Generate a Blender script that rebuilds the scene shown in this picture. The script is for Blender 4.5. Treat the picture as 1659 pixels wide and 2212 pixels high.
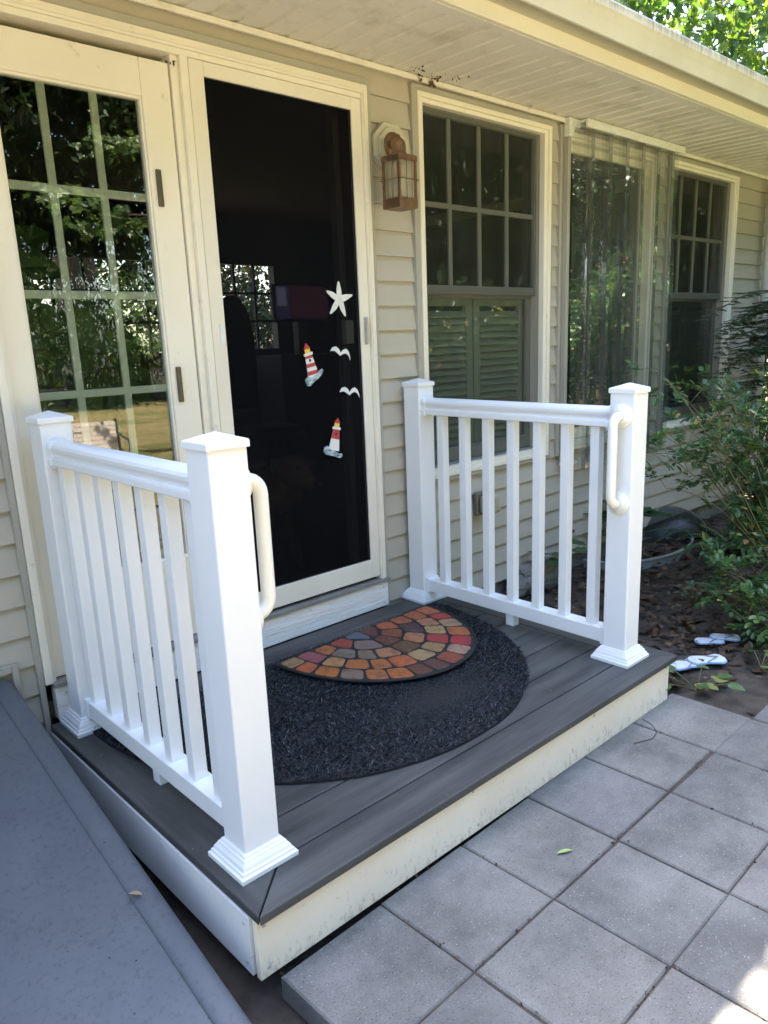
import bpy, bmesh, math, random
from mathutils import Vector, Matrix, Euler, noise as NZ0
R = math.radians
S = bpy.context.scene
for o in list(bpy.data.objects): bpy.data.objects.remove(o)
COL = S.collection
random.seed(7)

# ------------------------------------------------------------------ camera
cam_d = bpy.data.cameras.new("camera"); cam = bpy.data.objects.new("camera", cam_d); COL.objects.link(cam)
S.camera = cam
CAMROT = ((0.72034816, 0.18836696, 0.66754507), (-0.69284165, 0.15004396, 0.7053065), (-0.03269533, 0.97056927, -0.23859236))
# columns: right, up, forward measured from the photograph
right = Vector((0.72034816, -0.69284165, -0.03269533)); up = Vector((0.18836696, 0.15004396, 0.97056927)); fwd = Vector((0.66754507, 0.7053065, -0.23859236))
m = Matrix((right, up, -fwd)).transposed().to_4x4(); m.translation = Vector((-0.7941, -1.3982, 1.1752))
cam.matrix_world = m
cam_d.sensor_fit = 'VERTICAL'; cam_d.sensor_height = 24; cam_d.lens = 1645.1 / 2212 * 24
cam_d.shift_x = -46.1 / 2212; cam_d.shift_y = 25.8 / 2212
cam_d.clip_start = 0.02; cam_d.clip_end = 500
# ------------------------------------------------------------------ sky, sun, exposure
SUN = Vector((0.45, 1.27, 2.54)).normalized()
W = bpy.data.worlds.new("World"); S.world = W; W.use_nodes = True
wn = W.node_tree.nodes; bg = wn['Background']
sky = wn.new('ShaderNodeTexSky'); sky.sky_type = 'NISHITA'; sky.sun_disc = False
sky.sun_elevation = math.asin(SUN.z); sky.sun_rotation = math.atan2(SUN.x, SUN.y)
sky.air_density = 1.0; sky.dust_density = 2.0; sky.ozone_density = 1.0
W.node_tree.links.new(sky.outputs[0], bg.inputs[0]); bg.inputs[1].default_value = 0.12
sd = bpy.data.lights.new("sun", 'SUN'); sd.energy = 5.0; sd.angle = R(0.55); sd.color = (1.0, 0.91, 0.75)
so = bpy.data.objects.new("sun", sd); COL.objects.link(so); so.rotation_euler = SUN.to_track_quat('Z', 'Y').to_euler()
S.view_settings.view_transform = 'Standard'; S.view_settings.look = 'None'; S.view_settings.gamma = 1
S.view_settings.exposure = 3.5
S.render.engine = 'CYCLES'
S.cycles.max_bounces = 10; S.cycles.diffuse_bounces = 5; S.cycles.glossy_bounces = 4; S.cycles.transparent_max_bounces = 16

# ------------------------------------------------------------------ materials
def node_mat(name):
    m = bpy.data.materials.new(name); m.use_nodes = True
    nt = m.node_tree; return m, nt, nt.nodes['Principled BSDF']
def ramp(nt, fac, stops):
    r = nt.nodes.new('ShaderNodeValToRGB'); e = r.color_ramp.elements
    while len(e) < len(stops): e.new(0.5)
    for el, (p, c) in zip(e, stops): el.position = p; el.color = (*c, 1)
    nt.links.new(fac, r.inputs[0]); return r.outputs[0]
def coords(nt, scale=(1, 1, 1)):
    tc = nt.nodes.new('ShaderNodeTexCoord'); mp = nt.nodes.new('ShaderNodeMapping'); mp.inputs['Scale'].default_value = scale
    nt.links.new(tc.outputs['Object'], mp.inputs[0]); return mp.outputs[0]
def noise(nt, vec, scale, detail=4, rough=0.55):
    n = nt.nodes.new('ShaderNodeTexNoise'); n.inputs['Scale'].default_value = scale; n.inputs['Detail'].default_value = detail
    n.inputs['Roughness'].default_value = rough
    nt.links.new(vec, n.inputs['Vector']); return n.outputs[0]
def bump(nt, h, strength, dist, prev=None):
    b = nt.nodes.new('ShaderNodeBump'); b.inputs['Strength'].default_value = strength; b.inputs['Distance'].default_value = dist
    nt.links.new(h, b.inputs['Height'])
    if prev is not None: nt.links.new(prev, b.inputs['Normal'])
    return b.outputs[0]
def mix(nt, fac, a, b):
    x = nt.nodes.new('ShaderNodeMix'); x.data_type = 'RGBA'
    if isinstance(fac, float): x.inputs[0].default_value = fac
    else: nt.links.new(fac, x.inputs[0])
    for i, v in ((6, a), (7, b)):
        if isinstance(v, tuple): x.inputs[i].default_value = (*v, 1)
        else: nt.links.new(v, x.inputs[i])
    return x.outputs[2]
def surf(name, c1, c2=None, scale=4, stretch=(1, 1, 1), rough=0.5, bs=0.0, bscale=60, bstretch=None, dirt=None, dscale=9, dlo=0.55, dhi=0.75, spec=0.5, detail=5):
    m, nt, p = node_mat(name)
    c2 = c2 or tuple(v * 0.9 for v in c1)
    v = coords(nt, stretch)
    col = ramp(nt, noise(nt, v, scale, detail), [(0.3, c2), (0.7, c1)])
    if dirt:
        v2 = coords(nt)
        d = ramp(nt, noise(nt, v2, dscale, 8, 0.7), [(dlo, (0, 0, 0)), (dhi, (1, 1, 1))])
        col = mix(nt, d, col, dirt)
    nt.links.new(col, p.inputs['Base Color']); p.inputs['Roughness'].default_value = rough
    p.inputs['Specular IOR Level'].default_value = spec
    if bs:
        vb = coords(nt, bstretch or (1, 1, 1))
        nt.links.new(bump(nt, noise(nt, vb, bscale, 6, 0.65), bs, 0.01), p.inputs['Normal'])
    return m
M = {}
M['vinyl'] = surf('white_vinyl', (0.84, 0.84, 0.83), (0.80, 0.80, 0.79), 3, rough=0.34, bs=0.02, bscale=90)
M['bar'] = surf('ivory_plastic', (0.86, 0.83, 0.75), (0.82, 0.79, 0.70), 3, rough=0.28)
M['trim'] = surf('cream_trim', (0.84, 0.785, 0.655), (0.77, 0.715, 0.59), 2.2, rough=0.5, dirt=(0.36, 0.32, 0.24), dscale=14, dlo=0.62, dhi=0.86, bs=0.03, bscale=120)
M['frame'] = surf('aluminium_screen_frame', (0.80, 0.75, 0.63), (0.74, 0.69, 0.575), 3, rough=0.42, dirt=(0.45, 0.41, 0.33), dscale=22, dlo=0.66, dhi=0.9)
M['siding'] = surf('grey_beige_siding', (0.475, 0.435, 0.35), (0.435, 0.40, 0.32), 2.5, rough=0.55, bs=0.10, bscale=90, bstretch=(0.08, 1, 1), dirt=(0.28, 0.25, 0.19), dscale=5, dlo=0.60, dhi=0.9)
M['jtrim'] = surf('grey_beige_channel', (0.40, 0.38, 0.32), (0.35, 0.33, 0.27), 3, rough=0.5)
M['jtrim2'] = surf('beige_mounting_block', (0.56, 0.53, 0.43), (0.50, 0.47, 0.37), 5, rough=0.5)
M['soffit'] = surf('soffit_vinyl', (0.80, 0.76, 0.68), (0.72, 0.68, 0.60), 2.0, rough=0.6, dirt=(0.40, 0.34, 0.25), dscale=5, dlo=0.52, dhi=0.85, bs=0.06, bscale=60)
M['muntin'] = surf('pale_green_grey_muntin', (0.66, 0.66, 0.56), (0.60, 0.60, 0.50), 3, rough=0.5)
M['win_muntin'] = surf('window_grille', (0.40, 0.41, 0.34), None, 3, rough=0.5)
M['sash'] = surf('sash_behind_screen', (0.33, 0.33, 0.28), None, 3, rough=0.5)
M['bronze'] = surf('dark_bronze', (0.07, 0.055, 0.035), (0.11, 0.085, 0.05), 30, rough=0.45)
M['silver'] = surf('brushed_aluminium', (0.55, 0.55, 0.53), None, 20, rough=0.35); M['silver'].node_tree.nodes['Principled BSDF'].inputs['Metallic'].default_value = 0.7
M['kick'] = surf('white_woodgrain_board', (0.90, 0.86, 0.79), (0.84, 0.80, 0.73), 3, rough=0.55, bs=0.9, bscale=34, bstretch=(0.16, 1, 1))
M['sill'] = surf('grey_aluminium_sill', (0.26, 0.25, 0.22), (0.2, 0.19, 0.17), 10, rough=0.5)
M['black'] = surf('black_matte', (0.012, 0.012, 0.013), None, 5, rough=0.7)
M['screw'] = surf('painted_screw_head', (0.55, 0.54, 0.5), (0.4, 0.38, 0.33), 100, rough=0.35)
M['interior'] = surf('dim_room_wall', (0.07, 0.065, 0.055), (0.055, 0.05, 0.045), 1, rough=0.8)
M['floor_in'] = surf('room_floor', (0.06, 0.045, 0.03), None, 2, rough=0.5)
M['shutter'] = surf('shutter_white', (0.82, 0.82, 0.72), None, 3, rough=0.5)
M['shutter_dark'] = surf('darker_shutter', (0.16, 0.16, 0.14), None, 3, rough=0.5)  # darker copy of the shutter colour for the far window
M['roof'] = surf('asphalt_shingle', (0.13, 0.12, 0.11), (0.07, 0.065, 0.06), 40, rough=0.9, bs=0.4, bscale=60)
M['concrete'] = surf('rough_concrete', (0.30, 0.28, 0.24), (0.17, 0.16, 0.14), 9, rough=0.9, bs=0.8, bscale=24)
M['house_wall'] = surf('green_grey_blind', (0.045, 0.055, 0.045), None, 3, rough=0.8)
M['white_plastic'] = surf('white_decal', (0.78, 0.79, 0.76), (0.62, 0.64, 0.60), 60, rough=0.5)
M['white_flat'] = surf('white_painted', (0.80, 0.80, 0.78), None, 20, rough=0.5)
M['red'] = surf('red_paint', (0.50, 0.045, 0.05), (0.42, 0.06, 0.06), 60, rough=0.45)
M['yellow'] = surf('yellow_paint', (0.80, 0.62, 0.06), None, 60, rough=0.45)
M['wave'] = surf('blue_wave_paint', (0.62, 0.74, 0.76), (0.02, 0.07, 0.10), 55, rough=0.5, stretch=(0.6, 1, 1.6), detail=2)
M['galv'] = surf('galvanised_steel', (0.30, 0.32, 0.33), (0.2, 0.21, 0.22), 12, rough=0.5)
M['downspout'] = surf('cream_downspout', (0.62, 0.60, 0.52), (0.5, 0.47, 0.4), 6, rough=0.5)
M['copper'] = surf('aged_copper', (0.30, 0.15, 0.070), (0.15, 0.09, 0.05), 26, rough=0.42, dirt=(0.18, 0.13, 0.085), dscale=34, dlo=0.46, dhi=0.72, bs=0.05, bscale=70)
M['copper'].node_tree.nodes['Principled BSDF'].inputs['Metallic'].default_value = 0.55
M['outlet'] = surf('weathered_outlet_plastic', (0.17, 0.16, 0.12), (0.12, 0.11, 0.08), 20, rough=0.4)
M['outlet2'] = surf('cream_outlet_cover', (0.42, 0.40, 0.29), (0.34, 0.32, 0.22), 20, rough=0.3)
M['branch'] = surf('brown_bark', (0.10, 0.07, 0.045), (0.05, 0.035, 0.025), 20, rough=0.9, bs=0.5, bscale=40)
M['cane'] = surf('green_brown_cane', (0.14, 0.16, 0.055), (0.12, 0.08, 0.04), 12, rough=0.6)
M['bulkhead'] = surf('blue_grey_steel_paint', (0.105, 0.112, 0.125), (0.080, 0.088, 0.102), 7, rough=0.5, bs=0.10, bscale=70, dirt=(0.055, 0.061, 0.066), dscale=75, dlo=0.52, dhi=0.74)
M['teak'] = surf('weathered_teak', (0.66, 0.56, 0.50), (0.55, 0.45, 0.40), 8, rough=0.7, stretch=(1, 6, 6))
M['darkmetal'] = surf('dark_metal', (0.05, 0.05, 0.05), None, 5, rough=0.4)
M['fur'] = surf('tan_dog_fur', (0.16, 0.09, 0.045), (0.09, 0.05, 0.03), 25, rough=0.9)

def fascia_mat(name, hi, lo, stain):
    m, nt, p = node_mat(name)
    v = coords(nt)
    base = ramp(nt, noise(nt, v, 3, 5), [(0.3, lo), (0.7, hi)])
    sp = nt.nodes.new('ShaderNodeSeparateXYZ'); nt.links.new(v, sp.inputs[0])
    mr = nt.nodes.new('ShaderNodeMapRange'); mr.inputs[1].default_value = -0.10; mr.inputs[2].default_value = -0.18; mr.inputs[3].default_value = 0; mr.inputs[4].default_value = 0.12
    nt.links.new(sp.outputs[2], mr.inputs[0])
    n2 = noise(nt, coords(nt, (0.9, 1, 0.45)), 85, 8, 0.72)
    ad = nt.nodes.new('ShaderNodeMath'); ad.operation = 'ADD'; nt.links.new(mr.outputs[0], ad.inputs[0]); nt.links.new(n2, ad.inputs[1])
    d = ramp(nt, ad.outputs[0], [(0.60, (0, 0, 0)), (0.82, (1, 1, 1))])
    nt.links.new(mix(nt, d, base, stain), p.inputs['Base Color'])
    p.inputs['Roughness'].default_value = 0.6
    nt.links.new(bump(nt, n2, 0.15, 0.004), p.inputs['Normal'])
    return m
M['fascia_front'] = fascia_mat('stained_cream_fascia', (0.93, 0.82, 0.65), (0.84, 0.72, 0.55), (0.40, 0.33, 0.24))
M['fascia_side'] = surf('white_pvc_fascia', (0.76, 0.74, 0.72), (0.68, 0.665, 0.65), 5, rough=0.8, spec=0.2, dirt=(0.30, 0.30, 0.29), dscale=60, dlo=0.62, dhi=0.75)

def deck_mat(name, st):
    m, nt, p = node_mat(name)
    a = noise(nt, coords(nt, st), 16, 7, 0.6); b = noise(nt, coords(nt), 2.2, 3)
    col = mix(nt, 0.45, ramp(nt, a, [(0.34, (0.028, 0.028, 0.026)), (0.66, (0.125, 0.121, 0.112))]), ramp(nt, b, [(0.35, (0.050, 0.047, 0.043)), (0.7, (0.090, 0.089, 0.085))]))
    sp = ramp(nt, noise(nt, coords(nt), 130, 2, 0.5), [(0.74, (0, 0, 0)), (0.77, (1, 1, 1))])
    col = mix(nt, sp, col, (0.20, 0.19, 0.18))
    nt.links.new(col, p.inputs['Base Color']); p.inputs['Roughness'].default_value = 0.52
    p.inputs['Specular IOR Level'].default_value = 0.3
    nt.links.new(bump(nt, a, 0.4, 0.004), p.inputs['Normal']); return m
M['deck_x'] = deck_mat('grey_composite_grain_along', (0.10, 1, 1)); M['deck_y'] = deck_mat('grey_composite_grain_across', (1, 0.10, 1))

def paver_mat():
    m, nt, p = node_mat('concrete_paver')
    v = coords(nt)
    g = nt.nodes.new('ShaderNodeNewGeometry')
    big = ramp(nt, noise(nt, v, 4.2, 9, 0.68), [(0.33, (0.108, 0.102, 0.092)), (0.66, (0.230, 0.217, 0.196))])
    isl = ramp(nt, g.outputs['Random Per Island'], [(0, (0.80, 0.80, 0.81)), (0.5, (0.93, 0.925, 0.92)), (1, (1.06, 1.03, 0.98))])
    mu = nt.nodes.new('ShaderNodeMix'); mu.data_type = 'RGBA'; mu.blend_type = 'MULTIPLY'; mu.inputs[0].default_value = 1
    nt.links.new(big, mu.inputs[6]); nt.links.new(isl, mu.inputs[7])
    fine = noise(nt, v, 210, 3, 0.7)
    c = mix(nt, ramp(nt, fine, [(0.30, (1, 1, 1)), (0.44, (0, 0, 0))]), mu.outputs[2], (0.055, 0.055, 0.055))
    c = mix(nt, ramp(nt, noise(nt, v, 230, 2, 0.5), [(0.65, (0, 0, 0)), (0.74, (1, 1, 1))]), c, (0.33, 0.325, 0.32))
    c = mix(nt, ramp(nt, noise(nt, v, 60, 3, 0.5), [(0.79, (0, 0, 0)), (0.80, (1, 1, 1))]), c, (0.55, 0.55, 0.55))
    nt.links.new(c, p.inputs['Base Color']); p.inputs['Roughness'].default_value = 0.85
    nt.links.new(bump(nt, fine, 0.5, 0.003), p.inputs['Normal']); return m
M['paver'] = paver_mat()
M['soil'] = surf('dark_garden_soil', (0.090, 0.070, 0.052), (0.035, 0.027, 0.021), 14, rough=0.95, bs=1.0, bscale=38, dirt=(0.16, 0.135, 0.11), dscale=90, dlo=0.66, dhi=0.72)
M['lawn'], nt, p = node_mat('dry_patchy_lawn')
c = ramp(nt, noise(nt, coords(nt), 0.9, 4, 0.6), [(0.36, (0.24, 0.24, 0.07)), (0.50, (0.46, 0.37, 0.16)), (0.66, (0.62, 0.46, 0.26))])
c = mix(nt, ramp(nt, noise(nt, coords(nt), 16, 9, 0.8), [(0.46, (0, 0, 0)), (0.64, (1, 1, 1))]), c, (0.10, 0.13, 0.035))
nt.links.new(c, p.inputs['Base Color']); p.inputs['Roughness'].default_value = 0.95
nt.links.new(bump(nt, noise(nt, coords(nt), 40, 8, 0.8), 1.0, 0.06), p.inputs['Normal'])

def leaf_mat(name, cols, trans=0.35, rough=0.4, spec=0.5):
    m, nt, p = node_mat(name)
    g = nt.nodes.new('ShaderNodeNewGeometry')
    n = len(cols)
    c = ramp(nt, g.outputs['Random Per Island'], [(w, q) for w, q in cols])
    nt.links.new(c, p.inputs['Base Color']); p.inputs['Roughness'].default_value = rough; p.inputs['Specular IOR Level'].default_value = spec
    t = nt.nodes.new('ShaderNodeBsdfTranslucent'); ms = nt.nodes.new('ShaderNodeMixShader'); ms.inputs[0].default_value = trans
    hs = nt.nodes.new('ShaderNodeHueSaturation'); hs.inputs['Value'].default_value = 1.8; hs.inputs['Saturation'].default_value = 1.1; hs.inputs['Hue'].default_value = 0.485
    nt.links.new(c, hs.inputs['Color']); nt.links.new(hs.outputs[0], t.inputs[0])
    nt.links.new(p.outputs[0], ms.inputs[1]); nt.links.new(t.outputs[0], ms.inputs[2])
    nt.links.new(ms.outputs[0], nt.nodes['Material Output'].inputs[0]); return m
M['maple_leaf'] = leaf_mat('maple_leaf', [(0, (0.03, 0.07, 0.015)), (0.5, (0.06, 0.12, 0.022)), (1, (0.12, 0.18, 0.035))], 0.45)
M['tree_leaf'] = leaf_mat('woodland_leaf', [(0, (0.014, 0.032, 0.009)), (0.6, (0.026, 0.052, 0.014)), (1, (0.055, 0.085, 0.022))], 0.22)
M['rose_leaf'] = leaf_mat('rose_leaf', [(0, (0.035, 0.085, 0.035)), (0.55, (0.06, 0.13, 0.04)), (0.93, (0.11, 0.19, 0.04)), (0.965, (0.50, 0.42, 0.08)), (1.0, (0.40, 0.22, 0.12))], 0.25, 0.35)
M['yew_leaf'] = leaf_mat('hemlock_needles', [(0, (0.018, 0.045, 0.015)), (1, (0.04, 0.085, 0.02))], 0.2)
M['strap_leaf'] = leaf_mat('strap_leaf', [(0, (0.04, 0.09, 0.03)), (1, (0.07, 0.14, 0.04))], 0.2)
M['broad_leaf'] = leaf_mat('broad_green_leaf', [(0, (0.035, 0.085, 0.03)), (1, (0.06, 0.12, 0.04))], 0.2)
M['pale_leaf'] = leaf_mat('grey_green_leaf', [(0, (0.10, 0.15, 0.09)), (1, (0.16, 0.21, 0.13))], 0.2)
M['vine_leaf'] = leaf_mat('vine_leaf', [(0, (0.07, 0.13, 0.04)), (0.7, (0.11, 0.18, 0.06)), (1, (0.30, 0.30, 0.08))], 0.25)
M['house_leaf'] = leaf_mat('houseplant_leaf', [(0, (0.05, 0.12, 0.03)), (1, (0.08, 0.16, 0.04))], 0.3)
M['dead_leaf'] = leaf_mat('fallen_brown_leaf', [(0, (0.035, 0.022, 0.014)), (0.5, (0.075, 0.040, 0.022)), (0.9, (0.13, 0.072, 0.038)), (1, (0.20, 0.13, 0.07))], 0.05, 0.7)
M['tuft'] = leaf_mat('charcoal_yarn', [(0, (0.006, 0.006, 0.007)), (0.5, (0.022, 0.023, 0.026)), (0.8, (0.06, 0.062, 0.068)), (1, (0.15, 0.155, 0.165))], 0.0, 0.9, 0.15)

def glass_mat(name, tint, boost, rough=0.0, wav=None, veil=None):
    m = bpy.data.materials.new(name); m.use_nodes = True; nt = m.node_tree; nt.nodes.clear()
    out = nt.nodes.new('ShaderNodeOutputMaterial'); t = nt.nodes.new('ShaderNodeBsdfTransparent'); t.inputs[0].default_value = (*tint, 1)
    g = nt.nodes.new('ShaderNodeBsdfGlossy'); g.inputs['Roughness'].default_value = rough
    f = nt.nodes.new('ShaderNodeFresnel'); ge = nt.nodes.new('ShaderNodeNewGeometry'); io = nt.nodes.new('ShaderNodeMapRange')
    io.inputs[3].default_value = 1.5; io.inputs[4].default_value = 1 / 1.5; nt.links.new(ge.outputs['Backfacing'], io.inputs[0]); nt.links.new(io.outputs[0], f.inputs[0])   # same reflectance from either side
    mu = nt.nodes.new('ShaderNodeMath'); mu.operation = 'MULTIPLY'; mu.inputs[1].default_value = boost; mu.use_clamp = True
    ms = nt.nodes.new('ShaderNodeMixShader')
    nt.links.new(f.outputs[0], mu.inputs[0]); nt.links.new(mu.outputs[0], ms.inputs[0]); nt.links.new(t.outputs[0], ms.inputs[1]); nt.links.new(g.outputs[0], ms.inputs[2])
    if veil:
        d = nt.nodes.new('ShaderNodeBsdfDiffuse'); d.inputs[0].default_value = (*veil[1], 1); m2 = nt.nodes.new('ShaderNodeMixShader'); m2.inputs[0].default_value = veil[0]
        nt.links.new(ms.outputs[0], m2.inputs[1]); nt.links.new(d.outputs[0], m2.inputs[2]); nt.links.new(m2.outputs[0], out.inputs[0])
    else: nt.links.new(ms.outputs[0], out.inputs[0])
    if wav:
        b = bump(nt, noise(nt, coords(nt, wav[0]), wav[1], 2, 0.4), wav[2], 0.02)
        nt.links.new(b, g.inputs['Normal']); nt.links.new(b, f.inputs['Normal'])
    return m
M['glass'] = glass_mat('double_glazing', (0.80, 0.83, 0.79), 1.45, 0.0, ((1, 1, 1), 3, 0.012))
M['panel'] = glass_mat('clear_corrugated_plastic', (0.90, 0.92, 0.90), 3.0, 0.015, ((0.5, 0.5, 2.2), 9, 0.15), (0.03, (0.75, 0.78, 0.72)))
M['lampglass'] = glass_mat('seeded_lamp_glass', (0.80, 0.77, 0.66), 1.6, 0.15, ((1, 1, 0.4), 30, 0.15), (0.34, (0.62, 0.57, 0.42)))
M['panel_rib'] = glass_mat('clear_plastic_rib', (0.66, 0.68, 0.66), 3.6, 0.01, ((1, 1, 0.5), 6, 0.08), (0.05, (0.75, 0.78, 0.72)))
M['cover'] = glass_mat('scuffed_clear_cover', (0.45, 0.5, 0.55), 0.8, 0.35)
def screen_mat(name, alpha, col):
    m = bpy.data.materials.new(name); m.use_nodes = True; nt = m.node_tree; p = nt.nodes['Principled BSDF']
    p.inputs['Base Color'].default_value = (*col, 1); p.inputs['Roughness'].default_value = 0.8; p.inputs['Alpha'].default_value = alpha; p.inputs['Specular IOR Level'].default_value = 0.1
    return m
M['door_screen'] = screen_mat('black_insect_screen', 0.45, (0.006, 0.006, 0.007))
M['far_dimmer'] = screen_mat('far_dimmer_sheet', 0.42, (0.02, 0.025, 0.025))  # dark see-through sheet for dimming a far window
M['win_screen'] = screen_mat('grey_insect_screen', 0.26, (0.035, 0.038, 0.030))
def emit(name, c, s):
    m, nt, p = node_mat(name); p.inputs['Base Color'].default_value = (0.01, 0.01, 0.01, 1)
    p.inputs['Emission Color'].default_value = (*c, 1); p.inputs['Emission Strength'].default_value = s; return m

# ------------------------------------------------------------------ mesh helpers
class MB:
    def __init__(s): s.v = []; s.f = []; s.smooth = set()
    def add(s, vs, fs, smooth=False):
        o = len(s.v); s.v += [tuple(q) for q in vs]
        for f in fs:
            if smooth: s.smooth.add(len(s.f))
            s.f.append(tuple(o + i for i in f))
    def box(s, x0, x1, y0, y1, z0, z1):
        s.add([(x0, y0, z0), (x1, y0, z0), (x1, y1, z0), (x0, y1, z0), (x0, y0, z1), (x1, y0, z1), (x1, y1, z1), (x0, y1, z1)],
              [(0, 3, 2, 1), (4, 5, 6, 7), (0, 1, 5, 4), (1, 2, 6, 5), (2, 3, 7, 6), (3, 0, 4, 7)]); return s
    def prism(s, poly, axis, a, b):
        # poly: 2D points; axis 'x': (y,z), 'y': (x,z), 'z': (x,y)
        def P(u, v, w): return {'x': (w, u, v), 'y': (u, w, v), 'z': (u, v, w)}[axis]
        n = len(poly)
        vs = [P(u, v, a) for u, v in poly] + [P(u, v, b) for u, v in poly]
        s.add(vs, [tuple(range(n))[::-1], tuple(range(n, 2 * n))] + [(i, (i + 1) % n, n + (i + 1) % n, n + i) for i in range(n)]); return s
    def tube(s, pts, rad, n=10, caps=True):
        pts = [Vector(p) for p in pts]; rad = rad if isinstance(rad, (list, tuple)) else [rad] * len(pts)
        rings = []; ref = None
        for i, p in enumerate(pts):
            t = (pts[min(i + 1, len(pts) - 1)] - pts[max(i - 1, 0)]).normalized()
            if ref is None: ref = t.orthogonal().normalized()
            a = (ref - t * ref.dot(t)).normalized(); b = t.cross(a); ref = a
            rings.append([p + (a * math.cos(2 * math.pi * k / n) + b * math.sin(2 * math.pi * k / n)) * rad[i] for k in range(n)])
        vs = [q for r in rings for q in r]; fs = []
        for i in range(len(pts) - 1):
            for k in range(n): fs.append((i * n + k, i * n + (k + 1) % n, (i + 1) * n + (k + 1) % n, (i + 1) * n + k))
        s.add(vs, fs, True)
        if caps:
            s.add(rings[0], [tuple(range(n))[::-1]]); s.add(rings[-1], [tuple(range(n))])
        return s
    def lathe(s, prof, c, axis='z', n=32):
        # prof: (radius, height)
        vs = []; fs = []
        for r, h in prof:
            for k in range(n):
                a = 2 * math.pi * k / n; u, v = r * math.cos(a), r * math.sin(a)
                vs.append({'z': (c[0] + u, c[1] + v, c[2] + h), 'x': (c[0] + h, c[1] + u, c[2] + v), 'y': (c[0] + u, c[1] + h, c[2] + v)}[axis])
        for i in range(len(prof) - 1):
            for k in range(n): fs.append((i * n + k, i * n + (k + 1) % n, (i + 1) * n + (k + 1) % n, (i + 1) * n + k))
        s.add(vs, fs, True); return s
    def square_lathe(s, prof, c):
        vs = []; fs = []
        for r, h in prof: vs += [(c[0] - r, c[1] - r, c[2] + h), (c[0] + r, c[1] - r, c[2] + h), (c[0] + r, c[1] + r, c[2] + h), (c[0] - r, c[1] + r, c[2] + h)]
        for i in range(len(prof) - 1):
            for k in range(4): fs.append((i * 4 + k, i * 4 + (k + 1) % 4, (i + 1) * 4 + (k + 1) % 4, (i + 1) * 4 + k))
        n = len(prof) - 1; fs += [(3, 2, 1, 0), (n * 4, n * 4 + 1, n * 4 + 2, n * 4 + 3)]
        s.add(vs, fs); return s
    def build(s, name, mat, parent=None, bev=0, seg=2, auto=False):
        me = bpy.data.meshes.new(name)
        off = Vector((0, 0, 0)); q = parent
        while q is not None: off += Vector(q.location); q = q.parent
        me.from_pydata([(x - off.x, y - off.y, z - off.z) for x, y, z in s.v], [], s.f)
        if s.smooth:
            me.polygons.foreach_set('use_smooth', [i in s.smooth for i in range(len(s.f))])
        me.materials.append(mat); me.update()
        bm = bmesh.new(); bm.from_mesh(me)
        if not s.smooth: bmesh.ops.recalc_face_normals(bm, faces=bm.faces)
        if bev:
            es = [e for e in bm.edges if len(e.link_faces) == 2 and e.calc_face_angle(0) > 0.5]
            r = bmesh.ops.bevel(bm, geom=es, offset=bev, segments=seg, profile=0.5, affect='EDGES', clamp_overlap=True)
        bm.to_mesh(me); bm.free()
        o = bpy.data.objects.new(name, me); COL.objects.link(o); o.parent = parent
        return o
def tag(o, label=None, cat=None, group=None, kind=None):
    if label: o['label'] = label
    if cat: o['category'] = cat
    if group: o['group'] = group
    if kind: o['kind'] = kind
    return o
def thing(name, loc, label, cat, group=None):
    o = bpy.data.objects.new(name, None); COL.objects.link(o); o.location = loc; o.empty_display_size = 0.1
    return tag(o, label, cat, group)
def node(name, parent, loc=(0, 0, 0)):
    o = bpy.data.objects.new(name, None); COL.objects.link(o); o.parent = parent; o.location = loc; return o
def box(name, mat, parent, x0, x1, y0, y1, z0, z1, bev=0.0):
    return MB().box(x0, x1, y0, y1, z0, z1).build(name, mat, parent, bev)
def ring_frame(mb, x0, x1, z0, z1, w, y0, y1):
    # a rectangular ring, butted at the corners
    wl, wr, wb, wt = w
    mb.box(x0, x0 + wl, y0, y1, z0, z1); mb.box(x1 - wr, x1, y0, y1, z0, z1)
    mb.box(x0 + wl, x1 - wr, y0, y1, z0, z0 + wb); mb.box(x0 + wl, x1 - wr, y0, y1, z1 - wt, z1); return mb

# ------------------------------------------------------------------ leaves
OVAL = ([(0, 0, 0), (0.26, 0.25, 0.05), (0.30, 0.55, 0.06), (0.16, 0.85, 0.02), (0, 1, -0.06), (-0.16, 0.85, 0.02), (-0.30, 0.55, 0.06), (-0.26, 0.25, 0.05), (0, 0.5, 0)],
        [(0, 1, 8), (1, 2, 8), (2, 3, 8), (3, 4, 8), (4, 5, 8), (5, 6, 8), (6, 7, 8), (7, 0, 8)])
QUAD = ([(0, 0, 0), (0.32, 0.5, 0.08), (0, 1, -0.05), (-0.32, 0.5, 0.08)], [(0, 1, 2), (0, 2, 3)])
def star_leaf(pts, c=(0, 0.38, 0)):
    n = len(pts); vs = [(x, y, 0.03 * math.sin(9 * x + 5 * y)) for x, y in pts] + [c]
    return (vs, [(i, (i + 1) % n, n) for i in range(n)])
MAPLE = star_leaf([(0, 0), (0.12, 0.08), (0.42, 0.02), (0.34, 0.22), (0.60, 0.42), (0.36, 0.46), (0.40, 0.66), (0.18, 0.58), (0, 1.0), (-0.18, 0.58), (-0.40, 0.66), (-0.36, 0.46), (-0.60, 0.42), (-0.34, 0.22), (-0.42, 0.02), (-0.12, 0.08)])
OAK = star_leaf([(0, 0), (0.07, 0.15), (0.22, 0.18), (0.12, 0.32), (0.34, 0.45), (0.14, 0.52), (0.30, 0.72), (0.10, 0.74), (0, 1.0), (-0.10, 0.76), (-0.28, 0.70), (-0.13, 0.54), (-0.33, 0.43), (-0.11, 0.31), (-0.2, 0.17), (-0.06, 0.14)])
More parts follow.
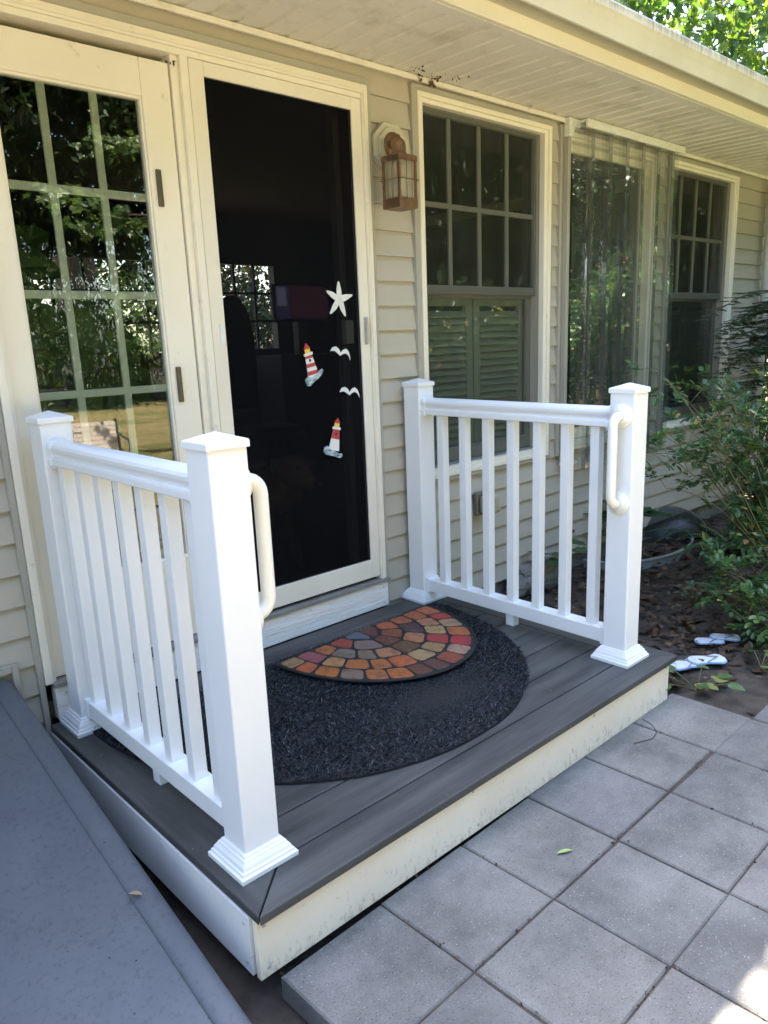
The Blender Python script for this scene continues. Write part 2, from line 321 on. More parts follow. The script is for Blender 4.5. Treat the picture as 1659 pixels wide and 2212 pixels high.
HEART = star_leaf([(0, 0.06), (0.2, -0.04), (0.42, 0.12), (0.46, 0.38), (0.32, 0.68), (0.12, 0.9), (0, 1.0), (-0.12, 0.9), (-0.32, 0.68), (-0.46, 0.38), (-0.42, 0.12), (-0.2, -0.04)])
LOBED = star_leaf([(0, 0.05), (0.18, -0.1), (0.42, -0.02), (0.40, 0.12), (0.60, 0.22), (0.50, 0.40), (0.58, 0.58), (0.36, 0.66), (0.30, 0.86), (0.12, 0.82), (0, 1.0), (-0.12, 0.84), (-0.32, 0.84), (-0.34, 0.66), (-0.57, 0.60), (-0.5, 0.40), (-0.6, 0.2), (-0.40, 0.12), (-0.42, -0.04), (-0.18, -0.1)])
BLADE = ([(0.5, 0, 0), (-0.5, 0, 0), (0.42, 0.4, 0), (-0.42, 0.4, 0), (0, 1, 0)], [(0, 1, 3, 2), (2, 3, 4)])
def put(mb, tpl, pos, d, n, size, w=1.0):
    d = Vector(d).normalized(); n = Vector(n)
    n = (n - d * n.dot(d))
    n = n.normalized() if n.length > 1e-4 else d.orthogonal().normalized()
    x = d.cross(n); vs, fs = tpl; pos = Vector(pos)
    mb.add([pos + (x * (a * w) + d * b + n * c) * size for a, b, c in vs], fs)
def rv(): 
    while True:
        v = Vector((random.uniform(-1, 1), random.uniform(-1, 1), random.uniform(-1, 1)))
        if 0.05 < v.length < 1: return v
def fast_build(mb, name, mat, parent=None):
    me = bpy.data.meshes.new(name); off = Vector((0, 0, 0)); q = parent
    while q is not None: off += Vector(q.location); q = q.parent
    me.from_pydata([(a[0] - off.x, a[1] - off.y, a[2] - off.z) for a in mb.v], [], mb.f); me.materials.append(mat); me.update()
    o = bpy.data.objects.new(name, me); COL.objects.link(o); o.parent = parent; return o

# ================================================================== THE SETTING
def sheet(name, mat, x0, x1, y0, y1, z, nx, ny, amp, sc, kind='structure', slope=None):
    mb = MB(); from mathutils import noise as N
    vs = []; fs = []
    for j in range(ny + 1):
        for i in range(nx + 1):
            x = x0 + (x1 - x0) * i / nx; y = y0 + (y1 - y0) * j / ny
            zz = z + amp * N.noise(Vector((x * sc, y * sc, 3))) + amp * 0.5 * N.noise(Vector((x * sc * 3, y * sc * 3, 9)))
            if slope: zz += slope(x, y)
            vs.append((x, y, zz))
    for j in range(ny):
        for i in range(nx): a = j * (nx + 1) + i; fs.append((a, a + 1, a + nx + 2, a + nx + 1))
    mb.add(vs, fs, True); return tag(mb.build(name, mat), kind=kind)
tag(sheet('ground', M['soil'], -120, 120, -120, 120, -0.30, 60, 60, 0.0, 1), kind='structure')
sheet('garden_bed', M['soil'], 1.70, 6.5, -2.4, 1.2, -0.215, 150, 110, 0.035, 2.6)
sheet('soil_strip', M['soil'], -0.40, 1.75, -3.0, 1.2, -0.245, 60, 90, 0.012, 3)
sheet('lawn', M['lawn'], -30, 40, -17.5, -2.75, -0.215, 60, 20, 0.03, 0.4)
sheet('back_lawn', M['lawn'], -20, 30, 7.5, 30, -0.2, 10, 10, 0.05, 0.3)
# patio of square concrete pavers
mb = MB(); ang = R(1.15); pit = 0.3045; ox, oy = -0.063, -0.172
for j in range(8):
    for i in range(6 if j == 0 else 8):
        x0 = i * pit + 0.003; y0 = -(j + 1) * pit + 0.003; w = pit - 0.0055
        dz = random.uniform(-0.002, 0.002); sh = Matrix.Rotation(ang + R(random.uniform(-0.25, 0.25)), 3, 'Z')
        vs = []
        jx, jy = random.uniform(-.001, .001), random.uniform(-.001, .001)
        for (r, z) in ((0, -0.06), (0, -0.004), (0.004, 0.0)):
            for a, b in ((r, r), (w - r, r), (w - r, w - r), (r, w - r)):
                q = sh @ Vector((x0 + a + jx, y0 + b + jy, 0)); vs.append((q.x + ox, q.y + oy, -0.181 + z + dz))
        mb.add(vs, [(3, 2, 1, 0)] + [(l * 4 + k, l * 4 + (k + 1) % 4, l * 4 + 4 + (k + 1) % 4, l * 4 + 4 + k) for l in (0, 1) for k in range(4)] + [(8, 9, 10, 11)])
tag(mb.build('patio', M['paver']), kind='structure')
db = MB()
for _ in range(2600):
    i, j = random.randrange(9), random.randrange(9); t = random.random() * pit
    a, b = ((i * pit, -(j * pit + t)) if random.random() < 0.5 else (i * pit + t, -j * pit))
    if NZ0.noise(Vector((a * 3.1, b * 3.1, 4))) < -0.02: continue
    q = Matrix.Rotation(ang, 3, 'Z') @ Vector((a + random.gauss(0, 0.004), b + random.gauss(0, 0.004), 0))
    if q.x + ox > 2.4 or (q.x + ox > 1.78 and q.y + oy > -0.45): continue
    put(db, QUAD, (q.x + ox, q.y + oy, -0.1835), rv() + Vector((0, 0, 0.3)), rv(), random.uniform(0.004, 0.011), 1.4)
tag(fast_build(db, 'joint_debris', M['dead_leaf']), 'bits of dry moss and leaf caught in the joints between the pavers', 'debris', kind='stuff')
jm = MB(); jm.prism([(-0.05, -0.18), (1.74, -0.145), (2.42, -0.46), (2.40, -2.58), (-0.10, -2.6)], 'z', -0.235, -0.1865)
tag(jm.build('patio_joint_soil', M['soil']), kind='structure')

# ================================================================== THE HOUSE
Y = 1.045  # wall numbers below come from image pixels, scaled about the camera onto this plane
house = thing('house', (0, Y, 0), 'single storey house with grey beige clapboard siding and cream trim behind the porch', 'house')
ZL = 1.204; EX = 0.0998
def siding(mb, x0, x1, z0, z1):
    k = math.floor((z0 - ZL) / EX)
    while ZL + k * EX < z1 - 1e-4:
        a = ZL + k * EX; b = a + EX; za = max(a, z0); zb = min(b, z1)
        ya = Y + 0.001 + 0.015 * (za - a) / EX; yb = Y + 0.001 + 0.015 * (zb - a) / EX
        # face leaning out at the bottom, and the little shadow lip under the butt
        mb.add([(x0, ya, za), (x1, ya, za), (x1, yb, zb), (x0, yb, zb)], [(0, 1, 2, 3)])
        if za == a: mb.add([(x0, Y + 0.018, za + 0.0006), (x1, Y + 0.018, za + 0.0006), (x1, ya, za), (x0, ya, za)], [(0, 1, 2, 3)])
        k += 1
ZB = ZL - 13 * EX; ZT = 2.215
mb = MB()
for r in ((-3.5, -0.10, ZB, ZT), (1.39, 1.63, ZB, ZT), (-0.10, 1.39, 2.14, ZT), (1.63, 2.60, ZB, 0.52), (2.60, 2.69, ZB, ZT), (1.63, 2.60, 2.17, ZT), (2.69, 3.65, ZB, 0.52), (2.69, 3.65, 2.17, ZT),
          (3.65, 3.79, ZB, ZT), (3.79, 4.78, ZB, 0.52), (3.79, 4.78, 2.17, ZT), (4.78, 5.26, ZB, ZT)):
    siding(mb, *r)
mb.build('siding', M['siding'], house)
# sheathing and room behind
mb = MB()
for r in ((-3.5, -0.06, -0.05, 2.5), (1.36, 1.66, -0.05, 2.5), (-0.06, 1.36, 2.10, 2.5), (1.66, 2.58, -0.05, 0.56), (2.58, 2.72, -0.05, 2.5), (1.66, 2.58, 2.14, 2.5), (2.72, 3.62, -0.05, 0.56), (2.72, 3.62, 2.14, 2.5),
          (3.62, 3.82, -0.05, 2.5), (3.82, 4.74, -0.05, 0.56), (3.82, 4.74, 2.14, 2.5), (4.74, 5.34, -0.05, 2.5), (-0.06, 1.36, -0.05, 0.06)):
    mb.box(r[0], r[1], Y + 0.075, Y + 0.16, r[2], r[3])
# back wall with window openings
BX = [(-3.5, 1.45), (2.85, 3.05), (3.98, 5.34)]
for a, b in BX: mb.box(a, b, 5.5, 5.6, -0.05, 2.5)
for a, b in ((1.45, 2.85), (3.05, 3.98)): mb.box(a, b, 5.5, 5.6, -0.05, 1.10); mb.box(a, b, 5.5, 5.6, 1.93, 2.5)
mb.box(-3.6, -3.5, Y + 0.075, 5.6, -0.05, 2.5); mb.box(5.34, 5.44, Y + 0.075, 5.6, -0.05, 2.5)
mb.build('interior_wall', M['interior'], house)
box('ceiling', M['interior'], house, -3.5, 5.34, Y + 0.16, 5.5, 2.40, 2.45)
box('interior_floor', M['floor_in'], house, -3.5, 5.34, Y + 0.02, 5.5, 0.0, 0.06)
mb = MB()
for a, b in ((1.45, 2.85), (3.05, 3.98)):
    n = 5 if b - a > 1 else 4
    for i in range(1, n): x = a + (b - a) * i / n; mb.box(x - 0.012, x + 0.012, 5.52, 5.545, 1.10, 1.93)
    for z in (1.38, 1.655): mb.box(a, b, 5.521, 5.544, z - 0.012, z + 0.012)
mb.build('far_window_grille', M['black'], house)
box('foundation', M['concrete'], house, -3.5, 5.30, Y + 0.04, Y + 0.2, -0.5, -0.055)
MB().box(1.45, 2.85, 5.555, 5.556, 1.10, 1.93).build('far_window_dimmer', M['far_dimmer'], house)  # added dark sheet that dims the brightness of this one far window
# frieze channel under the soffit, soffit boards
MB().box(-3.5, 5.35, Y - 0.016, Y + 0.0, 2.188, 2.209).build('frieze_channel', M['soffit'], house, 0.003)
SZ = 2.212
def soffit(mb):
    x = -3.5; pts = []
    while x < 5.9:
        pts += [(x, 0), (x + 0.070, 0.0), (x + 0.076, 0.0045), (x + 0.090, 0.006), (x + 0.0965, 0.006)]
        x += 0.1005
    vs = []; fs = []
    for px, pz in pts: vs += [(px, 0.497, SZ + pz), (px, Y + 0.03, SZ + pz)]
    for i in range(len(pts) - 1): fs.append((2 * i, 2 * i + 1, 2 * i + 3, 2 * i + 2))
    mb.add(vs, fs)
mb = MB(); soffit(mb); mb.build('soffit', M['soffit'], house)
MB().box(-3.5, 5.9, 0.497, 0.54, SZ - 0.004, SZ - 0.001).build('soffit_channel', M['soffit'], house)
MB().box(-3.5, 5.9, 0.478, 0.496, SZ - 0.002, 2.36).build('fascia', M['trim'], house, 0.002)
def gutter_mat():
    m, nt, p = node_mat('stained_gutter_painted_shade')
    v = coords(nt); base = ramp(nt, noise(nt, v, 3, 4), [(0.3, (0.58, 0.54, 0.40)), (0.7, (0.68, 0.64, 0.50))])
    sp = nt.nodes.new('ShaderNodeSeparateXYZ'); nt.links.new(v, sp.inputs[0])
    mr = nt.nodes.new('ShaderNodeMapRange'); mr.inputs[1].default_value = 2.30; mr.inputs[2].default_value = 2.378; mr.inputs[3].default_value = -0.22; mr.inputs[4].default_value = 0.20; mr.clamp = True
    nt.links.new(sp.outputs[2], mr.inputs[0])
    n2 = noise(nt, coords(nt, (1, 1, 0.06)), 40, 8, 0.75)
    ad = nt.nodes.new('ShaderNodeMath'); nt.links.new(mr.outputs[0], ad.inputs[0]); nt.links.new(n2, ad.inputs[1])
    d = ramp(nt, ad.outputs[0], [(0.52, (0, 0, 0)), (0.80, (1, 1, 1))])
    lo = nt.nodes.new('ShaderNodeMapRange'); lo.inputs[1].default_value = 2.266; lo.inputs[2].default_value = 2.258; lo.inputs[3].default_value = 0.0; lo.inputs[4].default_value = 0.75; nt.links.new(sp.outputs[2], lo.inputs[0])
    base = mix(nt, lo.outputs[0], base, (0.26, 0.23, 0.16))  # underside shade put into the colour, apart from the streaks above
    nt.links.new(mix(nt, d, base, (0.20, 0.155, 0.09)), p.inputs['Base Color']); p.inputs['Roughness'].default_value = 0.45; return m
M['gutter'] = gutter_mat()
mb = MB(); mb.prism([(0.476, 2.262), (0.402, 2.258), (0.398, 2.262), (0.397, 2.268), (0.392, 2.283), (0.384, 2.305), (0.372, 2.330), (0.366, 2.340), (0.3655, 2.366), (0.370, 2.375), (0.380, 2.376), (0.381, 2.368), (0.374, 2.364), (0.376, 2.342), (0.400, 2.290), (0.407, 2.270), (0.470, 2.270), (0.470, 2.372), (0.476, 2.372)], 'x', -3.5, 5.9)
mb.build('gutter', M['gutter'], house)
mb = MB(); mb.prism([(0.42, 2.385), (0.42, 2.395), (3.6, 3.55), (6.4, 2.43), (6.4, 2.42), (3.6, 3.53)], 'x', -3.6, 5.95); mb.build('roof', M['roof'], house)
mb = MB(); mb.prism([(Y + 0.02, 2.3), (Y + 0.02, 2.58), (3.6, 3.50), (5.8, 2.6), (5.8, 2.3)], 'x', 5.33, 5.35); mb.build('gable', M['siding'], house); mb = MB(); mb.prism([(Y + 0.02, 2.3), (Y + 0.02, 2.58), (3.6, 3.50), (5.8, 2.6), (5.8, 2.3)], 'x', -3.52, -3.5); mb.build('gable', M['siding'], house)
mb = MB(); mb.box(5.26, 5.36, Y - 0.02, Y + 0.1, ZB, 2.20); mb.box(5.345, 5.36, Y + 0.1, 5.6, ZB, 2.5); mb.build('corner_board', M['trim'], house, 0.004)
mb = MB(); mb.tube([(5.20, Y - 0.06, 2.15), (5.20, Y - 0.06, 0.0), (5.20, Y - 0.08, -0.07), (5.18, Y - 0.30, -0.16)], 0.035, 4); mb.build('downspout', M['downspout'], house)

# --- double hung windows
def window(x0, grid=True, screens=True, shut=True, low_shut=False):
    w = MB(); ring_frame(w, x0 - 0.031, x0 + 0.949, 0.508, 2.178, (0.033, 0.018, 0.02, 0.024), Y - 0.010, Y + 0.02)
    root = w.build('window', M['jtrim'], house, 0.002)
    f = MB(); ring_frame(f, x0, x0 + 0.933, 0.528, 2.154, (0.018, 0.022, 0.020, 0.020), Y - 0.016, Y + 0.09)
    ring_frame(f, x0 + 0.018, x0 + 0.911, 0.548, 2.134, (0.018, 0.026, 0.024, 0.018), Y - 0.006, Y + 0.088)
    pr = root
    f.build('frame', M['trim'], root, 0.0025)
    def sub(mbx, n, mt, bev=0.0): return mbx.build(n, mt, root, bev)
    y1 = Y + 0.045; y2 = Y + 0.075
    if not grid:
        s = MB(); ring_frame(s, x0 + 0.02, x0 + 0.915, 0.575, 2.132, (0.032, 0.047, 0.060, 0.050), y1, y1 + 0.028); sub(s, 'sash', M['trim'], 0.003)
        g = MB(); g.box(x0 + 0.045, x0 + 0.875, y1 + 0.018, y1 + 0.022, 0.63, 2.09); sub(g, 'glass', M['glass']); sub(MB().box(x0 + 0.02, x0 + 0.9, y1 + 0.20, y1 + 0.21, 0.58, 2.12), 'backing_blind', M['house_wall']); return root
    gx0, gx1 = x0 + 0.052, x0 + 0.868
    s = MB(); ring_frame(s, x0 + 0.02, x0 + 0.915, 1.358, 2.132, (0.032, 0.047, 0.040, 0.034), y1, y1 + 0.028); sub(s, 'upper_sash', M['sash'], 0.003)
    s = MB(); ring_frame(s, x0 + 0.03, x0 + 0.905, 0.575, 1.372, (0.055, 0.055, 0.07, 0.030), y2, y2 + 0.028); sub(s, 'lower_sash', M['sash'], 0.003)
    g = MB(); g.box(gx0, gx1, y1 + 0.018, y1 + 0.022, 1.39, 2.10); sub(g, 'glass', M['glass'])
    g = MB(); g.box(x0 + 0.085, x0 + 0.85, y2 + 0.012, y2 + 0.016, 0.645, 1.342); sub(g, 'glass', M['glass'])
    mu = MB()
    for i in (1, 2, 3): xx = gx0 + (gx1 - gx0) * i / 4; mu.box(xx - 0.011, xx + 0.011, y1 + 0.008, y1 + 0.017, 1.398, 2.098)
    mu.box(gx0, gx1, y1 + 0.0075, y1 + 0.0165, 1.738 - 0.011, 1.738 + 0.011); sub(mu, 'muntin', M['win_muntin'])
    if screens: g = MB(); g.box(x0 + 0.034, x0 + 0.888, Y + 0.024, Y + 0.0245, 0.570, 2.118); sub(g, 'insect_screen', M['win_screen'])
    if shut:
        s = MB(); yb = Y + 0.108
        for zt, zb in ((1.36, 0.60),) + (((2.10, 1.40),) if low_shut else ()):
            for a, b in ((x0 + 0.06, x0 + 0.46), (x0 + 0.47, x0 + 0.87)):
                ring_frame(s, a, b, zb, zt, (0.045, 0.045, 0.05, 0.05), yb, yb + 0.02)
                z = zb + 0.07
                while z < zt - 0.06:
                    s.add([(a + 0.045, yb - 0.004, z - 0.014), (b - 0.045, yb - 0.004, z - 0.014), (b - 0.045, yb + 0.022, z + 0.014), (a + 0.045, yb + 0.022, z + 0.014),
                           (a + 0.045, yb - 0.001, z - 0.018), (b - 0.045, yb - 0.001, z - 0.018), (b - 0.045, yb + 0.025, z + 0.010), (a + 0.045, yb + 0.025, z + 0.010)],
                          [(0, 1, 2, 3), (7, 6, 5, 4), (0, 4, 5, 1), (3, 2, 6, 7)]); z += 0.0335
        sub(s, 'shutter', M['shutter'] if x0 < 3 else M['shutter_dark'])
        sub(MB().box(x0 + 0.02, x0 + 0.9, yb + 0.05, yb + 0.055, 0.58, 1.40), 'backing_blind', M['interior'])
    return root
window(1.656, True); window(2.70, False, screens=False, shut=False); window(3.812, True)

# --- sliding door unit
jt = MB(); jt.box(1.374, 1.395, Y - 0.012, Y + 0.02, -0.09, 2.147); jt.box(-0.115, 1.374, Y - 0.012, Y + 0.02, 2.120, 2.147); jt.box(-0.115, -0.097, Y - 0.012, Y + 0.02, -0.09, 2.120)
jt.build('door_channel', M['jtrim'], house, 0.002)
t = MB(); t.box(1.346, 1.373, Y - 0.020, Y + 0.10, 0.134, 2.119); t.box(1.350, 1.357, Y - 0.026, Y - 0.020, 0.134, 2.10); t.box(-0.096, 1.346, Y - 0.020, Y + 0.10, 2.088, 2.119); t.box(-0.07, 1.346, Y - 0.012, Y + 0.10, 2.070, 2.088)
t.box(-0.07, 1.35, Y - 0.0255, Y - 0.020, 2.096, 2.104)
t.box(-0.096, -0.072, Y - 0.020, Y + 0.10, 0.134, 2.088); t.box(-0.072, -0.06, Y - 0.008, Y + 0.10, 0.134, 2.070)
t.box(0.585, 0.612, Y - 0.014, Y + 0.10, 0.134, 2.070); t.box(0.560, 0.585, Y + 0.004, Y + 0.10, 0.134, 2.070); t.box(0.612, 0.6145, Y - 0.004, Y + 0.1, 0.134, 2.07)
door_frame = t.build('door_frame', M['trim'], house, 0.002)
box('sill', M['sill'], house, -0.075, 1.39, Y - 0.028, Y + 0.10, 0.118, 0.134, 0.002)
kb = box('kick_board', M['kick'], house, -0.072, 1.382, Y - 0.018, Y + 0.02, 0.003, 0.117, 0.002)
for x, z in ((1.355, 0.095), (1.355, 0.02), (0.95, 0.098), (0.5, 0.098), (-0.04, 0.09)): MB().lathe([(0.0035, 0), (0.003, -0.0015), (0, -0.0015)], (x, Y - 0.0182, z), 'y', 10).build('nail', M['screw'], house)
# fixed panel with muntins
s = MB(); ring_frame(s, -0.060, 0.556, 0.137, 2.046, (0.078, 0.100, 0.30, 0.112), Y + 0.012, Y + 0.055)
patio_door = s.build('patio_door', M['trim'], house, 0.004)
s = MB(); ring_frame(s, 0.016, 0.458, 0.435, 1.936, (0.008, 0.008, 0.008, 0.010), Y + 0.020, Y + 0.05); s.build('glazing_bead', M['trim'], patio_door, 0.002)
MB().box(0.02, 0.454, Y + 0.034, Y + 0.038, 0.44, 1.932).build('glass', M['glass'], patio_door)
for x in (0.157, 0.311): MB().box(x - 0.0125, x + 0.0125, Y + 0.040, Y + 0.050, 0.44, 1.93).build('muntin', M['muntin'], patio_door, 0.003)
for z in (1.640, 1.335, 1.032, 0.728): MB().box(0.02, 0.454, Y + 0.0395, Y + 0.0495, z - 0.0125, z + 0.0125).build('muntin', M['muntin'], patio_door, 0.003)
for z0, z1 in ((1.611, 1.724), (0.982, 1.101)):
    MB().box(0.474, 0.492, Y + 0.002, Y + 0.0115, z0, z1).build('handle', M['bronze'], patio_door, 0.003)
# sliding screen door
s = MB(); ring_frame(s, 0.6155, 1.3450, 0.148, 2.069, (0.055, 0.048, 0.083, 0.045), Y - 0.010, Y + 0.012)
screen_door = s.build('screen_door', M['frame'], house, 0.003)
MB().box(0.669, 1.299, Y + 0.004, Y + 0.0045, 0.229, 2.026).build('insect_screen', M['door_screen'], screen_door)
mbs = MB(); ring_frame(mbs, 0.6695, 1.2985, 0.2295, 2.0255, (0.004, 0.004, 0.004, 0.004), Y - 0.003, Y + 0.003); mbs.build('spline', M['black'], screen_door)
MB().box(1.313, 1.322, Y - 0.030, Y - 0.010, 1.150, 1.258).build('handle', M['silver'], screen_door, 0.003)
MB().box(0.646, 0.662, Y - 0.015, Y - 0.010, 1.172, 1.238).build('latch_tab', M['white_flat'], screen_door, 0.001)
MB().box(1.245, 1.285, Y + 0.02, Y + 0.05, 1.155, 1.248).build('latch', M['sash'], screen_door, 0.003)
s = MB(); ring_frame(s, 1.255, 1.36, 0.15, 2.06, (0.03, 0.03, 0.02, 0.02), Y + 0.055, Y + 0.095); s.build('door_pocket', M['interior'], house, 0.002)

# ================================================================== WALL LANTERN AND PLATE
pl = thing('mounting_plate', (1.50, Y, 1.915), 'beige octagonal siding block behind the copper lantern', 'mounting block')
def ngon(cx, cz, rx, rz, n=8, rot=R(22.5)): return [(cx + rx * math.cos(rot + 2 * math.pi * k / n), cz + rz * math.sin(rot + 2 * math.pi * k / n)) for k in range(n)]
MB().prism(ngon(1.497, 1.915, 0.102, 0.098), 'y', Y - 0.018, Y + 0.01).build('plate', M['jtrim2'], pl, 0.004)
MB().prism(ngon(1.497, 1.915, 0.082, 0.078), 'y', Y - 0.026, Y - 0.018).build('raised_face', M['jtrim2'], pl, 0.004)
lan = thing('wall_lantern', (1.50, Y - 0.03, 1.90), 'aged copper box lantern with wire guarded glass on the wall between door and window', 'lantern')
MB().lathe([(0, -0.016), (0.030, -0.016), (0.048, -0.010), (0.054, -0.002), (0.054, 0)], (1.50, Y - 0.026, 1.918), 'y').build('canopy', M['copper'], lan)
LX0, LX1, LY0, LY1, LZ0, LZ1 = 1.374, 1.472, 0.862, 0.960, 1.662, 1.850
cx, cy = (LX0 + LX1) / 2, (LY0 + LY1) / 2
mb = MB(); mb.tube([(1.495, Y - 0.03, 1.918), (1.46, Y - 0.065, 1.915), (cx + 0.012, cy + 0.035, 1.903), (cx, cy, 1.895)], [0.016, 0.015, 0.016, 0.018], 12); mb.build('arm', M['copper'], lan)
mb = MB(); mb.lathe([(0.0, 0.074), (0.006, 0.074), (0.007, 0.064), (0.012, 0.062), (0.021, 0.055), (0.0265, 0.045), (0.028, 0.034), (0.028, 0.012), (0.030, 0.010), (0.034, 0.0)], (cx, cy, LZ1 + 0.006), 'z'); mb.build('dome', M['copper'], lan)
mb = MB(); mb.square_lathe([(0.048, 0), (0.050, 0.003), (0.050, 0.018), (0.044, 0.024), (0.03, 0.027)], (cx, cy, LZ1 - 0.018)); mb.build('lid', M['copper'], lan)
mb = MB(); mb.square_lathe([(0.048, 0), (0.049, 0.003), (0.049, 0.036), (0.047, 0.038)], (cx, cy, LZ0)); mb.build('base', M['copper'], lan, 0.001)
for sx in (0, 1):
    for sy in (0, 1):
        a = LX0 + sx * 0.086; b = LY0 + sy * 0.086
        MB().box(a, a + 0.010, b, b + 0.010, LZ0 + 0.038, LZ1 - 0.018).build('corner_post', M['copper'], lan)
g = MB(); h0, h1 = LZ0 + 0.038, LZ1 - 0.018
g.add([(LX0 + 0.006, LY0 + 0.006, h0), (LX1 - 0.006, LY0 + 0.006, h0), (LX1 - 0.006, LY1 - 0.006, h0), (LX0 + 0.006, LY1 - 0.006, h0), (LX0 + 0.006, LY0 + 0.006, h1), (LX1 - 0.006, LY0 + 0.006, h1), (LX1 - 0.006, LY1 - 0.006, h1), (LX0 + 0.006, LY1 - 0.006, h1)], [(0, 1, 5, 4), (1, 2, 6, 5), (2, 3, 7, 6), (3, 0, 4, 7)])
g.build('glass_pane', M['lampglass'], lan)
w = MB(); zc = (h0 + h1) / 2; q = 0.004
w.tube([(LX0 - q, LY0 - q, zc), (LX1 + q, LY0 - q, zc), (LX1 + q, LY1 + q, zc), (LX0 - q, LY1 + q, zc), (LX0 - q, LY0 - q, zc)], 0.0018, 6)
for a, b in ((cx, LY0 - q), (cx, LY1 + q)):
    w.tube([(a - 0.012, b, h0 - 0.01), (a - 0.012, b, h1 + 0.012)], 0.0016, 6); w.tube([(a + 0.016, b, h0 - 0.01), (a + 0.016, b, h1 + 0.012)], 0.0016, 6)
for a in (LX0 - q, LX1 + q): w.tube([(a, cy - 0.012, h0 - 0.01), (a, cy - 0.012, h1 + 0.012)], 0.0016, 6); w.tube([(a, cy + 0.016, h0 - 0.01), (a, cy + 0.016, h1 + 0.012)], 0.0016, 6)
w.build('wire_guard', M['copper'], lan)
MB().lathe([(0, 0.095), (0.014, 0.088), (0.022, 0.070), (0.020, 0.050), (0.013, 0.035), (0.012, 0.0)], (cx, cy, LZ0 + 0.03), 'z', 20).build('bulb', M['white_plastic'], lan)

# outlet
ou = thing('outdoor_outlet', (2.06, Y, 0.355), 'weathered outdoor outlet under the window with bulky cream flip cover', 'outlet')
MB().box(1.985, 2.075, Y - 0.025, Y - 0.002, 0.300, 0.418).build('back_plate', M['outlet'], ou, 0.006)
MB().box(2.000, 2.085, Y - 0.098, Y - 0.025, 0.312, 0.404).build('cover', M['outlet2'], ou, 0.016, 3)

mn = MB()
for cx_, cy_, n_, sp2 in ((1.609, 0.978, 10, 0.012), (1.745, 1.01, 14, 0.014), (1.80, 0.965, 10, 0.03), (1.85, 0.927, 5, 0.008), (2.39, 1.018, 6, 0.010), (2.59, 1.03, 4, 0.008)):
    for _ in range(n_): put(mn, QUAD, (cx_ + random.gauss(0, sp2), cy_ + random.gauss(0, sp2), 2.2095), rv(), rv(), random.uniform(0.006, 0.016), 1.5)
for cx_, cz_ in ((1.665, 2.196), (1.735, 2.190)):
    for _ in range(16): put(mn, QUAD, (cx_ + random.gauss(0, 0.006), 1.026, cz_ + random.gauss(0, 0.010)), rv(), rv(), random.uniform(0.008, 0.02), 1.2)
for _ in range(9): put(mn, QUAD, (0.548 + random.gauss(0, 0.012), 1.035, 2.045 + random.gauss(0, 0.008)), rv(), rv(), random.uniform(0.006, 0.016), 0.8)
tag(fast_build(mn, 'nest_crumbs', M['dead_leaf']), 'brown crumbs of old insect nests stuck under the soffit and door head', 'nest debris', kind='stuff')
# ================================================================== CORRUGATED PANEL
cp = thing('storm_panel', (2.75, Y - 0.05, 0.42), 'clear corrugated plastic panel fixed over the middle window', 'plastic panel')
mb = MB(); prof = []; x = 2.708; k = 0; yb = Y - 0.055
prof.append((x, yb))
x += 0.125
while x < 3.77:
    prof += [(x, yb), (x + 0.006, yb - 0.024), (x + 0.034, yb - 0.024), (x + 0.040, yb)]; x += 0.168
prof.append((3.80, yb))
vs = []; fs = []; nz = 8
for i in range(nz + 1):
    z = 0.425 + (2.195 - 0.425) * i / nz
    for px, py in prof: vs.append((px, py - 0.006 * (1 - i / nz), z))
n = len(prof)
for i in range(nz):
    for j in range(n - 1): fs.append((i * n + j, i * n + j + 1, (i + 1) * n + j + 1, (i + 1) * n + j))
flat = [f for f in fs if abs(vs[f[0]][1] - vs[f[1]][1]) < 0.002 and abs(vs[f[0]][1] - yb) < 0.008]; ribf = [f for f in fs if f not in flat]
mb.add(vs, flat); mb.build('corrugated_sheet', M['panel'], cp)
cols = {}
for f in ribf:
    j = f[0] % n; cols.setdefault((j - 1) // 4, []).append(f)
for k_, ff in cols.items():
    used = sorted({i for f in ff for i in f}); idx = {v: i for i, v in enumerate(used)}
    m3 = MB(); m3.add([vs[i] for i in used], [tuple(idx[i] for i in f) for f in ff]); m3.build('rib', M['panel_rib'], cp)
MB().box(2.785, 3.815, Y - 0.088, Y - 0.075, 2.168, 2.207).box(2.785, 3.815, Y - 0.075, Y - 0.045, 2.194, 2.2065).build('top_channel', M['white_plastic'], cp, 0.002)
MB().box(2.69, 2.735, Y - 0.045, Y - 0.012, 2.12, 2.205).box(2.736, 2.79, Y - 0.044, Y - 0.013, 2.168, 2.204).build('bracket', M['white_plastic'], cp, 0.002)
MB().box(2.690, 2.715, Y - 0.040, Y - 0.012, 0.47, 2.118).build('side_rail', M['jtrim'], cp, 0.002)
MB().box(2.69, 2.82, Y - 0.045, Y - 0.012, 0.455, 0.472).build('bottom_bracket', M['white_plastic'], cp, 0.002)

